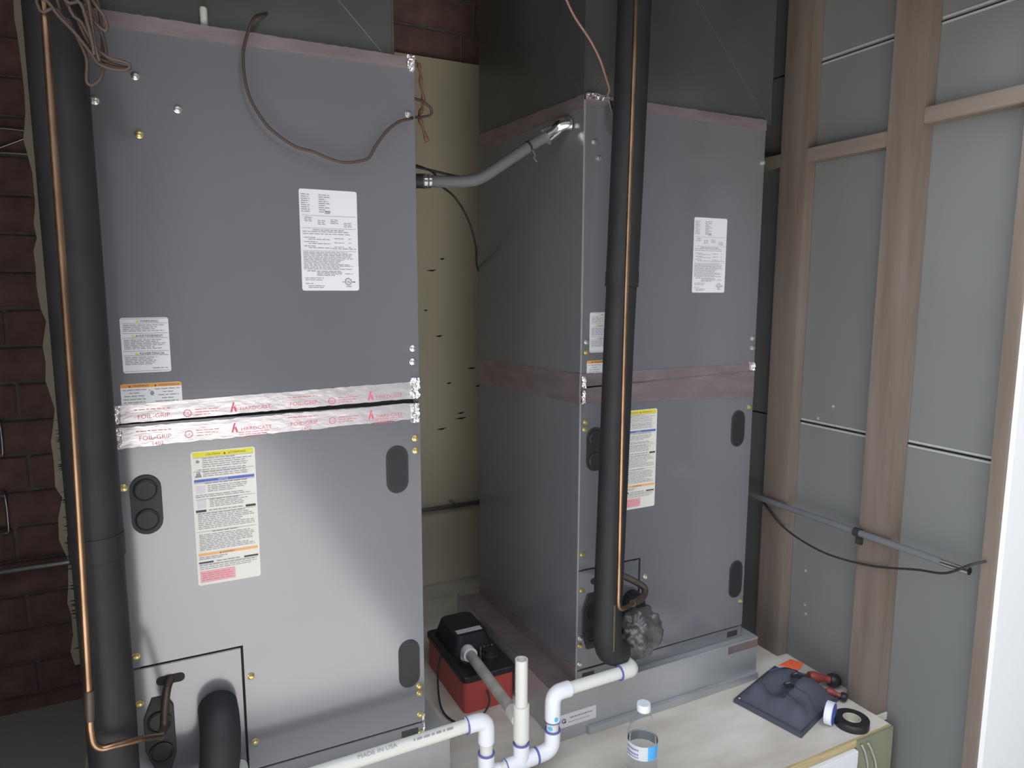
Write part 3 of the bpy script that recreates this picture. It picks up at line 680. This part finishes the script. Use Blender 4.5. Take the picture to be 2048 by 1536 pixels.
# cyan cleaner stains as thin raised film on elbow and nipple
for (c, sx, sz, par) in (((0.2660, -0.020), .0045, .006, e), ((0.2570, -0.032), .0035, .005, nip)):
    bm = bm_new(); P = []
    rr = RF+.0004 if c[1] > -0.025 else R1+.0004
    for i in range(10):
        a = 2*math.pi*i/10; dx = c[0]-.263+sx*math.cos(a)-.004; P.append(bm.verts.new((.263+dx, YP-math.sqrt(max(rr*rr-dx*dx, 0)), c[1]+.012*(rr > RF)+sz*math.sin(a))))
    bm.faces.new(P); obj('cyan_stain', bm, 'cyan', dr)
# feed line to the condensate pump
fl0, fl1 = Vector((0.186, YP+.005, -0.002)), Vector((0.212, 0.2545, -0.0215))
pipe([fl0, fl1], 'pvc_dusty')
fit('reducer', [fl0+Vector((0, .006, 0)), fl0.lerp(fl1, .13)], 'pvc', .0165, 1)
e = fit('elbow', [fl0.lerp(fl1, .965), fl1, (0.2135, 0.266, -0.0235), (0.214, 0.272, -0.032), (0.214, 0.272, -0.060)], 'pvc_fit', .0178)
d = (fl1-fl0).normalized(); bm = bm_new(); tube(bm, [fl0.lerp(fl1, .963)-d*.001, fl0.lerp(fl1, .963)+d*.001], .0184, 20); obj('primer_ring', bm, 'label', e)
# lettering on the long pipe
bm = bm_new(); rot = Matrix.Rotation(math.radians(-1.0), 3, 'Y') @ Matrix.Rotation(math.radians(-42), 3, 'X')
a = math.radians(42); yy, zz = YP-(R1+.0004)*math.cos(a), zh+(R1+.0004)*math.sin(a)-.004
text_into(bm, 'MADE IN USA', .0115, -0.165, yy-.0006, zz+.0038, 1.1, rot)
x = -0.055
for wd in (.003, .010, .012, .006, .010, .004, .013):
    add_box(bm, (x, yy-.0002, zz+.006+(x+.1)*.012), (x+wd, yy+.0002, zz+.011+(x+.1)*.012)); x += wd+.004
obj('pipe_lettering', bm, 'print', p1)['kind'] = 'stuff'

# condensate pump
pm = thing('condensate_pump', 'red condensate pump tank with black lid on the floor between the units', 'pump', (0.247, 0.335, ZD))
x0, x1, ya, yb = 0.178, 0.318, 0.205, 0.475
bm = bm_new(); prism(bm, rrect(x0, x1, ya, yb, .012), 2, ZD, -0.072); obj('tank', bevel(bm, .001, 1), 'red_tank', pm)
bm = bm_new(); prism(bm, rrect(x0-.004, x1+.004, ya-.004, yb+.004, .013), 2, -0.072, -0.056); obj('lid', bevel(bm, .002, 1), 'black_plastic', pm)
bm = bm_new()
A = rrect(x0+.012, x1-.012, ya+.095, yb-.012, .02); B = rrect(x0+.024, x1-.024, ya+.112, yb-.028, .02)
va = [bm.verts.new((p[0], p[1], -0.056)) for p in A]; vb = [bm.verts.new((p[0], p[1], -0.006)) for p in B]; n = len(A)
for i in range(n): bm.faces.new((va[i], va[(i+1) % n], vb[(i+1) % n], vb[i]))
bm.faces.new(vb); bm.faces.new(va[::-1]); o = obj('motor_cover', bevel(bm, .0015, 1), 'black_plastic', pm)
band_z = -0.0055
bm = bm_new(); add_box(bm, (0.212, 0.330, band_z-.0004), (0.284, 0.350, band_z+.0002)); st = obj('rating_strip', bm, 'ltgrey', pm); st['label'] = 'pale rating strip'
bm = bm_new()
for i in range(9): add_box(bm, (0.216+.007*i, 0.334+.003*(i % 3), band_z), (0.221+.007*i, 0.3355+.003*(i % 3), band_z+.0004))
obj('print', bm, 'print', st)['kind'] = 'stuff'
bm = bm_new(); lathe(bm, (0.275, 0.262, -0.056), [(0.022, 0), (0.022, .012), (.016, .016), (.016, .028), (.010, .030), (0, .030)], 20); obj('check_valve', bm, 'black_plastic', pm, smooth=True, auto=35)
bm = bm_new(); lathe(bm, (0.214, 0.272, -0.056), [(0.022, 0), (0.022, .008), (.019, .012), (0, .012)], 20); obj('inlet_collar', bm, 'black_plastic', pm, smooth=True, auto=35)
for i in range(4):
    bm = bm_new(); lathe(bm, (0.262+.011*i, 0.293, -0.056), [(.003, 0), (.003, .02), (0, .021)], 8); obj('terminal', bm, 'zinc', pm)
part_tube('power_cord', [(0.176, 0.36, -0.065), (0.15, 0.32, -0.10), (0.13, 0.24, -0.145), (0.15, 0.17, -0.150), (0.20, 0.165, -0.147), (0.235, 0.180, -0.125), (0.238, 0.199, -0.10)], .0026, 'dark_wire', pm, 6, 8)

# ================================================================== ELECTRICAL
t = thing('flexible_conduit', 'grey flexible conduit with chrome elbow linking the two air handlers', 'conduit', (0.2, 0.12, 1.13))
part_tube('tube', [(0.050, 0.125, 1.133), (0.085, 0.122, 1.134), (0.142, 0.120, 1.137), (0.189, 0.118, 1.147), (0.249, 0.116, 1.185), (0.311, 0.112, 1.226), (0.345, 0.108, 1.246), (0.362, 0.105, 1.256)], 0.0125, 'grey_flex', t, 6, 18)
part_tube('connector', [(0.0035, 0.130, 1.130), (0.035, 0.128, 1.132), (0.058, 0.125, 1.133)], 0.0150, 'rubber', t, 3, 18)
part_tube('connector_nut', [(0.060, 0.125, 1.133), (0.067, 0.1245, 1.1333)], 0.0160, 'chrome', t, 1, 8, 'shiny metal nut'); part_tube('connector_nut', [(0.071, 0.124, 1.1335), (0.076, 0.1235, 1.1337)], 0.0152, 'chrome', t, 1, 16)
part_tube('chrome_elbow', [(0.350, 0.108, 1.249), (0.362, 0.105, 1.257), (0.372, 0.100, 1.266), (0.378, 0.094, 1.271), (0.386, 0.090, 1.273), (0.3950, 0.088, 1.273)], 0.0168, 'chrome', t, 5, 20, 'chrome elbow connector')
part_tube('elbow_nut', [(0.346, 0.109, 1.246), (0.354, 0.107, 1.2515)], 0.0190, 'chrome', t, 1, 12)
part_tube('cable_tie', [(0.302, 0.1125, 1.2205), (0.306, 0.1122, 1.2230)], 0.0138, 'rubber', t, 1, 16)
part_tube('tie_tail', [(0.306, 0.100, 1.213), (0.312, 0.098, 1.203), (0.309, 0.097, 1.196), (0.316, 0.096, 1.188)], 0.0016, 'grey_flex', t, 4, 6)
def cable(name, label, pts, r, m, cat='wire', group=None, sub=8):
    bm = bm_new(); tube(bm, pts, r, 8, True, sub); o = obj(name, bm, m, loc=pts[0], smooth=True); return tag(o, label, cat, group)
cable('black_cable', 'thin dark cable running level just above the grey flexible conduit', [(0.002, 0.32, 1.208), (0.103, 0.3, 1.192), (0.165, 0.3, 1.183), (0.205, 0.27, 1.172), (0.215, 0.20, 1.166), (0.218, 0.138, 1.168)], 0.0030, 'dark_wire')
cable('black_cable', 'thin dark cable drooping from the conduit down behind the farther air handler', [(0.0035, 0.36, 1.215), (0.10, 0.37, 1.212), (0.19, 0.42, 1.203), (0.241, 0.5, 1.185), (0.284, 0.5, 1.154), (0.327, 0.51, 1.097), (0.357, 0.53, 1.03), (0.40, 0.610, 0.965), (0.47, 0.625, 0.91), (0.56, 0.615, 0.84), (0.62, 0.6005, 0.78)], 0.0030, 'dark_wire')
cable('thermostat_wire', 'brown wire drooping in a long curve across the top of the nearer air handler',
      [(-0.255, 0.017, 1.375), (-0.278, -0.022, 1.354), (-0.289, -0.03, 1.333), (-0.300, -0.03, 1.297), (-0.301, -0.03, 1.258), (-0.294, -0.03, 1.223), (-0.279, -0.03, 1.195), (-0.26, -0.03, 1.173), (-0.224, -0.03, 1.151), (-0.195, -0.03, 1.145), (-0.165, -0.03, 1.135), (-0.139, -0.03, 1.131), (-0.112, -0.03, 1.136), (-0.096, -0.03, 1.143), (-0.082, -0.03, 1.166), (-0.06, -0.03, 1.194), (-0.037, -0.028, 1.212), (-0.013, -0.020, 1.221),
       (0.008, 0.02, 1.234), (0.033, 0.03, 1.24), (0.046, 0.03, 1.246), (0.044, 0.03, 1.258), (0.028, 0.03, 1.267), (0.009, 0.03, 1.272), (0.0035, 0.032, 1.274)], 0.0026, 'brown_wire', sub=5)
cable('frayed_cord', 'frayed brown cord dangling at the top right corner of the nearer air handler', [(0.004, 0.03, 1.342), (0.018, 0.03, 1.337), (0.024, 0.03, 1.325), (0.027, 0.032, 1.298), (0.032, 0.036, 1.275), (0.030, 0.038, 1.256), (0.023, 0.036, 1.242), (0.028, 0.034, 1.224), (0.037, 0.03, 1.194)], lambda t: 0.0036+0.0012*math.sin(t*40), 'cord', 'cord')
cable('pink_wire', 'pinkish wire curving down to the top corner of the farther air handler', [(0.30, 0.0, 1.545), (0.33, 0.0, 1.493), (0.351, 0.0, 1.463), (0.388, 0.0, 1.425), (0.414, 0.0, 1.389), (0.431, 0.002, 1.356), (0.443, 0.006, 1.334), (0.447, 0.018, 1.326)], 0.0027, 'pink_wire')
t = thing('wire_tie', 'small twisted dark wire ends beside the top of the right insulated pipe', 'wire', (0.465, 0.015, 1.25))
for i in range(4): part_tube('wire_end', [(0.452+.003*i, 0.018, 1.315), (0.454+.005*i, 0.010, 1.290), (0.462+.005*i, 0.006, 1.268), (0.470+.004*i, 0.010, 1.252-.005*i)], 0.0018, 'dark_wire' if i % 2 else 'steel', t, 4, 6)
# wire bundle in the top left corner
t = thing('wire_bundle', 'tangle of brown thermostat wires hanging at the top left corner', 'wire bundle', (-0.50, -0.21, 1.19))
Z1 = 1.40
def P(x, z, y=-0.10): return (x, y-0.014, z)
strands = [
    [P(-0.558, 1.302, -0.218), P(-0.545, 1.255, -0.218), P(-0.523, 1.228, -0.218), P(-0.508, 1.208, -0.218), P(-0.499, 1.194, -0.218), P(-0.486, 1.189, -0.218), P(-0.472, 1.189, -0.218), P(-0.465, 1.192, -0.218), P(-0.464, 1.197, -0.218), P(-0.472, 1.200, -0.218), P(-0.486, 1.202, -0.218), P(-0.499, 1.212, -0.218), P(-0.513, 1.239, -0.218), P(-0.531, 1.289, -0.218)],
    [P(-0.535, 1.307, -0.211), P(-0.519, 1.248, -0.211), P(-0.510, 1.222, -0.211), P(-0.499, 1.204, -0.211), P(-0.486, 1.198, -0.211), P(-0.471, 1.195, -0.211), P(-0.464, 1.194, -0.212), P(-0.471, 1.192, -0.213), P(-0.487, 1.193, -0.213), P(-0.502, 1.198, -0.213), P(-0.514, 1.217, -0.213), P(-0.540, 1.253, -0.213), P(-0.562, 1.280, -0.208)],
    [P(-0.526, 1.316, -0.223), P(-0.499, 1.266, -0.223), P(-0.489, 1.251, -0.223), P(-0.486, 1.239, -0.223), P(-0.489, 1.233, -0.223), P(-0.500, 1.242, -0.223), P(-0.513, 1.262, -0.223), P(-0.535, 1.293, -0.223)],
    [P(-0.517, 1.316, -0.205), P(-0.502, 1.262, -0.205), P(-0.493, 1.233, -0.205), P(-0.490, 1.215, -0.205), P(-0.491, 1.201, -0.205), P(-0.495, 1.190, -0.205), P(-0.498, 1.179, -0.205), P(-0.505, 1.171, -0.205), P(-0.511, 1.169, -0.206), P(-0.514, 1.175, -0.207), P(-0.512, 1.194, -0.208), P(-0.514, 1.208, -0.208), P(-0.526, 1.240, -0.208), P(-0.540, 1.289, -0.208)],
    [P(-0.508, 1.307, -0.230), P(-0.504, 1.262, -0.230), P(-0.502, 1.230, -0.230), P(-0.500, 1.207, -0.230), P(-0.497, 1.195, -0.226)],
    [P(-0.499, 1.317, -0.198), P(-0.495, 1.272, -0.198), P(-0.493, 1.235, -0.198), P(-0.495, 1.204, -0.198), P(-0.501, 1.194, -0.203)],
    [P(-0.522, 1.306, -0.234), P(-0.510, 1.252, -0.234), P(-0.504, 1.221, -0.234), P(-0.502, 1.200, -0.230)],
]
for i_, s_ in enumerate(strands):
    up = (-0.520+.006*(i_-3), -0.230-.004*(i_ % 3), 1.60)
    if s_[0][2] > 1.27: s_.insert(0, up)
    if s_[-1][2] > 1.27: s_.append((up[0]-.012, up[1], up[2]))
    part_tube('wire', s_, 0.0022, 'brown_wire', t, 6, 8)

# steel conduit on the back wall, dark conduit and cable on the right wall
t = thing('steel_conduit', 'thin steel conduit fixed level across the brick back wall', 'conduit', (-0.8, 0.955, 0.137))
part_tube('tube', [(-1.2, 0.955, 0.137), (0.0, 0.955, 0.137), (1.10, 0.955, 0.137)], 0.0085, 'steel', t, 1, 14)
for x in (-0.95, 0.45):
    bm = bm_new(); tube(bm, [(x-.006, 0.955, 0.137), (x+.006, 0.955, 0.137)], .0105, 14); add_box(bm, (x-.006, 0.955, .144), (x+.006, 0.987, .150)); obj('strap', bm, 'steel', t)
t = thing('wall_conduit', 'dark conduit strapped level across the wood studs of the right wall', 'conduit', (1.09, 0.0, 0.30))
part_tube('tube', [(1.094, 0.85, 0.304), (1.094, 0.0, 0.302), (1.094, -0.445, 0.302)], 0.0085, 'grey_flex', t, 1, 14)
part_tube('bare_end', [(1.094, -0.395, 0.302), (1.094, -0.455, 0.303)], 0.0092, 'chrome', t, 1, 14, 'shiny bare metal end')
bm = bm_new(); tube(bm, [(1.094, -0.188, 0.302), (1.094, -0.172, 0.302)], .0115, 14); add_box(bm, (1.098, -0.188, .270), (1.107, -0.172, .300)); obj('strap', bm, 'rubber', t)
cable('black_cable', 'thin black cable sagging under the dark conduit on the right wall', [(1.0965, 0.20, 0.311), (1.10, 0.139, 0.291), (1.095, 0.061, 0.246), (1.096, -0.02, 0.222), (1.098, -0.108, 0.214), (1.100, -0.224, 0.228), (1.095, -0.337, 0.262), (1.082, -0.411, 0.284), (1.082, -0.462, 0.322), (1.10, -0.484, 0.335)], 0.0028, 'dark_wire')

# things against the brick on the far left
t = thing('wire_brace', 'thin steel wire brace with a diagonal, high on the dark left wall', 'wire', (-0.80, 0.985, 1.26))
part_tube('rod', [(-1.0, 0.992, 1.328), (-0.710, 0.992, 1.322)], .0030, 'steel', t, 1, 8); part_tube('rod', [(-1.0, 0.992, 1.258), (-0.708, 0.992, 1.263)], .0030, 'steel', t, 1, 8)
part_tube('diagonal', [(-0.712, 0.992, 1.318), (-0.815, 0.992, 1.266)], .0026, 'steel', t, 1, 8); part_tube('diagonal', [(-0.815, 0.992, 1.266), (-0.92, 0.992, 1.326)], .0026, 'steel', t, 1, 8)
for nm, za, zb, x in (('upper steel loop bracket on the brick at the left edge', .455, .550, -.857), ('lower steel loop bracket on the brick at the left edge', .236, .342, -.861)):
    t = tag(obj('loop_bracket', (lambda bm: (tube(bm, [(x-.05, 0.99, zb), (x-.008, 0.985, zb), (x, 0.983, zb-.010), (x, 0.983, za+.010), (x-.008, 0.985, za), (x-.05, 0.99, za)], .0045, 10, True, 4), bm)[1])(bm_new()), 'steel', loc=(x, 0.985, za), smooth=True), nm, 'bracket', 'steel loop brackets')

# ================================================================== THINGS ON THE DECK
# water bottle
bx, by = 0.416, -0.208
t = thing('water_bottle', 'clear plastic water bottle with white cap and blue and white wrap', 'bottle', (bx, by, ZD))
H = 0.200
prof = [(0.0, .004), (.024, .001), (.030, .003), (.0325, .012), (.0320, .030), (.0310, .040), (.0322, .052), (.0312, .064), (.0325, .076), (.0325, .126), (.0318, .135), (.0285, .148), (.0220, .163), (.0158, .174), (.0128, .180), (.0128, .188)]
inner = [(max(r-.0006, 0), h+(.0006 if i < 3 else 0)) for i, (r, h) in enumerate(prof)]
bm = bm_new(); lathe(bm, (bx, by, ZD), prof+inner[::-1], 48); obj('bottle_body', bm, 'clear', t, smooth=True)
wp = [(0.0, .0055), (.0230, .0025), (.0290, .0045), (.0314, .013), (.0309, .030), (.0299, .040), (.0311, .052), (.0301, .064), (.0314, .076), (.0314, .1165), (0.0, .1165)]
bm = bm_new(); lathe(bm, (bx, by, ZD), wp, 48); obj('water', bm, 'water', t, smooth=True, auto=40)
bm = bm_new(); lathe(bm, (bx, by, ZD), [(.0128, .186), (.0142, .184), (.0145, .186), (.0145, .197), (.0138, .1995), (0, .1995)], 40); cp = obj('cap', bm, 'cap', t, smooth=True, auto=35)
def wrap(name, a0, a1, z0, z1, m, r=.0331, n=26):
    bm = bm_new(); A = []
    for i in range(n+1):
        a = math.radians(a0+(a1-a0)*i/n)
        A.append([bm.verts.new((bx+rr*math.cos(a), by+rr*math.sin(a), ZD+z)) for rr, z in ((r, z0), (r, z1), (r-.0004, z1), (r-.0004, z0))])
    for p, q in zip(A, A[1:]):
        for k in range(4): bm.faces.new((p[k], q[k], q[(k+1) % 4], p[(k+1) % 4]))
    bm.faces.new(A[0]); bm.faces.new(A[-1][::-1])
    return obj(name, bm, m, t, smooth=True, auto=40)
wr = wrap('wrap', -60, 252, .089, .120, 'bottle_white'); wb = wrap('blue_panel', -108+0, -60, .089, .120, 'bottle_blue')
bm = bm_new()
for i in range(9):
    a = math.radians(165+6*i)
    for zz in (.113, .103, .096):
        rr = .0334; d2 = math.radians(4.2); h = .004 if zz > .1 else .003
        bm.faces.new([bm.verts.new((bx+rr*math.cos(b), by+rr*math.sin(b), ZD+z)) for b, z in ((a, zz-h), (a+d2, zz-h), (a+d2, zz), (a, zz))])
obj('wrap_print', bm, 'primer', wr)['kind'] = 'stuff'

# tool pouch
Lc, Fc = Vector((0.825, -0.056, 0)), Vector((0.863, -0.240, 0)); U = Fc-Lc; V = Vector((0.222, 0.070, 0))
po = thing('tool_pouch', 'black nylon tool pouch with buckle lying on the plywood', 'tool pouch', (0.94, -0.11, ZD))
def pp(u, v, z): q = Lc+U*u+V*v; return Vector((q.x, q.y, ZD+z))
bm = bm_new(); n = 22
def hgt(u, v):
    e = max(0.0, min(1, min(u, 1-u)*5)); f2 = max(0.0, min(1, min(v, 1-v)*4.0))
    s1 = e*e*(3-2*e); s2 = f2*f2*(3-2*f2)
    return 0.010+s1*s2*(0.026+0.022*v+0.006*math.sin(u*9+v*4)+0.004*math.sin(v*13)+0.004*math.sin(u*17-v*6))
T = [[bm.verts.new(pp(i/n, j/n, hgt(i/n, j/n))) for j in range(n+1)] for i in range(n+1)]
B = [[bm.verts.new(pp(i/n, j/n, 0.0005)) for j in range(n+1)] for i in range(n+1)]
for i in range(n):
    for j in range(n):
        bm.faces.new((T[i][j], T[i+1][j], T[i+1][j+1], T[i][j+1])); bm.faces.new((B[i][j], B[i][j+1], B[i+1][j+1], B[i+1][j]))
for i in range(n):
    bm.faces.new((T[i][0], B[i][0], B[i+1][0], T[i+1][0])); bm.faces.new((T[i][n], T[i+1][n], B[i+1][n], B[i][n]))
    bm.faces.new((T[0][i], T[0][i+1], B[0][i+1], B[0][i])); bm.faces.new((T[n][i], B[n][i], B[n][i+1], T[n][i+1]))
obj('pouch_body', bm, 'fabric', po, smooth=True, auto=60)
def ontop(u, v, k=.002): return pp(u, v, hgt(u, v)+k)
part_tube('binding', [ontop(.02+.96*i/14, .03, .000) for i in range(15)], .0028, 'fabric2', po, 1, 8)
part_tube('binding', [ontop(.98, .03+.94*i/14, .000) for i in range(15)], .0028, 'fabric2', po, 1, 8)
part_tube('binding', [ontop(.02, .03+.94*i/14, .000) for i in range(15)], .0028, 'fabric2', po, 1, 8)
part_tube('blue_piping', [ontop(.14+.20*math.sin(a)*0.2+.42*(i/12), .62+.22*math.sin(math.pi*i/12), .001) for i, a in enumerate([math.pi*k/12 for k in range(13)])], .0022, 'piping', po, 3, 8, 'blue edge piping')
for vv, u0, u1 in ((.30, .10, .92), (.47, .50, .95)):
    part_tube('pocket_seam', [ontop(u0+(u1-u0)*i/12, vv+.015*math.sin(i), .0005) for i in range(13)], .0016, 'fabric2', po, 2, 6)
bm = bm_new(); prev = None
for i in range(17):
    v = .22+.60*i/16; a, b = bm.verts.new(ontop(.50, v, .003)), bm.verts.new(ontop(.60, v, .003))
    if prev: bm.faces.new((prev[0], a, b, prev[1]))
    prev = (a, b)
ex = bmesh.ops.extrude_face_region(bm, geom=bm.faces[:])
for v in [g for g in ex['geom'] if isinstance(g, bmesh.types.BMVert)]: v.co.z -= .0025
st = obj('strap', bm, 'fabric2', po)
for vv in (.44, .62):
    c = ontop(.55, vv, .006); bm = bm_new(); add_box(bm, c-Vector((.013, .008, .003)), c+Vector((.013, .008, .003)))
    bmesh.ops.rotate(bm, verts=bm.verts[:], cent=c, matrix=Matrix.Rotation(math.radians(-65), 3, 'Z')); o = obj('buckle', bevel(bm, .002), 'black_plastic', st)
    bm = bm_new(); tube(bm, [c+Vector((-.006, .005, .004)), c+Vector((.006, .002, .005))], .0016, 8); obj('buckle_pin', bm, 'chrome', st)
for u, v in ((.06, .05), (.55, .82), (.90, .93)):
    c = ontop(u, v, .0005); bm = bm_new(); lathe(bm, c, [(.004, 0), (.0035, .0022), (0, .003)], 12); obj('snap', bm, 'chrome', po, smooth=True)
# tools held in the pouch
def tool(name, label, a, b, m, m2, r):
    a, b = Vector(a), Vector(b); t = thing(name, label, 'tool', a, None)
    bm = bm_new(); tube(bm, [a.lerp(b, k/10) for k in range(8)], lambda s: r*(0.8+0.2*math.sin(s*6)), 14); obj('handle', bm, m, t, smooth=True, auto=60)
    bm = bm_new(); tube(bm, [a.lerp(b, k) for k in (.66, .72, .80, .90, .97, 1.0)], lambda s: r*(1.0, 1.18, 1.25, 1.2, .95, .5)[min(5, int(s*5.01))], 14); obj('grip_end', bm, m2, t, smooth=True, auto=60)
    bm = bm_new(); tube(bm, [a-(b-a)*.35, a], r*.35, 8); obj('shaft', bm, 'steel', t, smooth=True)
    return t
tool('screwdriver', 'red handled screwdriver with black grip end lying behind the tool pouch', (1.050, -0.098, -0.118), (1.128, -0.133, -0.136), 'red_grip', 'black_plastic', .0148)
tool('screwdriver', 'small red handled driver tucked under the right side of the tool pouch', (1.058, -0.150, -0.132), (1.088, -0.190, -0.1425), 'red_grip', 'black_plastic', .0095)
bm = bm_new(); P4 = [Vector((0.992, -0.050, -0.098)), Vector((1.022, -0.090, -0.099)), Vector((1.062, -0.070, -0.100)), Vector((1.048, -0.038, -0.101))]
vs = [bm.verts.new(p) for p in P4]; vt = [bm.verts.new(p+Vector((0, 0, .002))) for p in P4]
bm.faces.new(vs[::-1]); bm.faces.new(vt)
for i in range(4): bm.faces.new((vs[i], vs[(i+1) % 4], vt[(i+1) % 4], vt[i]))
tag(obj('orange_card', bm, 'orange_card', loc=(1.03, -0.06, -0.1)), 'bright orange card sticking out of the back of the tool pouch', 'card')
# tape rolls
t = thing('electrical_tape', 'black electrical tape roll lying flat near the plywood edge', 'tape roll', (1.018, -0.2565, ZD))
c = (1.018, -0.2565, ZD)
bm = bm_new(); lathe(bm, c, [(.0205, .0005), (.0400, .0005), (.0402, .001), (.0402, .0185), (.0400, .019), (.0205, .019)], 40, closed=True); obj('tape', bm, 'tape_black', t, smooth=True, auto=35)
bm = bm_new(); lathe(bm, c, [(.0185, .0002), (.0206, .0002), (.0206, .0192), (.0185, .0192)], 40, closed=True); obj('core', bm, 'tape_core', t, smooth=True, auto=35)
t = thing('thread_tape', 'white thread seal tape on a blue spool standing on edge', 'tape roll', (0.972, -0.229, ZD))
def xroll(c, prof, ang):
    bm = bm_new(); lathe(bm, c, prof, 36, 'X', closed=True)
    bmesh.ops.rotate(bm, verts=bm.verts[:], cent=c, matrix=Matrix.Rotation(ang, 3, 'Z')); return bm
c = (0.972, -0.229, ZD+.0285); ang = math.radians(-64)
obj('tape', xroll(c, [(.016, -.008), (.0282, -.008), (.0282, .009), (.016, .009)], ang), 'teflon', t, smooth=True, auto=35)
obj('spool', xroll(c, [(.008, -.0095), (.0262, -.0095), (.0262, -.0082), (.0155, -.0082), (.0155, .0092), (.0262, .0092), (.0262, .0105), (.008, .0105)], ang), 'spool_blue', t, smooth=True, auto=35)

# return air grille on the front of the platform
t = thing('return_grille', 'white metal return air grille on the platform front under the plywood edge', 'grille', (0.70, -0.31, -0.55))
for lo, hi in (((0.40, -0.312, -0.215), (0.975, -0.290, -0.176)), ((0.40, -0.312, -0.58), (0.975, -0.290, -0.545)), ((0.40, -0.312, -0.545), (0.435, -0.290, -0.215)), ((0.940, -0.312, -0.545), (0.975, -0.290, -0.215))):
    part_box('frame', lo, hi, 'white_trim', t, .002)
for i in range(15):
    bm = bm_new(); z = -0.228-.021*i; add_box(bm, (0.437, -0.309, z-.0008), (0.938, -0.294, z+.0008))
    bmesh.ops.rotate(bm, verts=bm.verts[:], cent=(0.7, -0.3015, z), matrix=Matrix.Rotation(math.radians(35), 3, 'X')); obj('slat', bm, 'white_trim', t)
for i, yo in enumerate((-0.309, -0.3105)):
    cable('tan_cable', ('left' if i == 0 else 'right')+' one of two thin tan cables hanging down the olive board', [(0.985+.02*i, yo-.002, -0.165), (1.003+.022*i, yo-.001, -0.195), (1.018+.028*i, yo, -0.245), (1.022+.03*i, yo, -0.33), (1.02+.03*i, yo, -0.5)], .0024, 'pvc_dusty', 'cable', 'tan cables on the olive board')
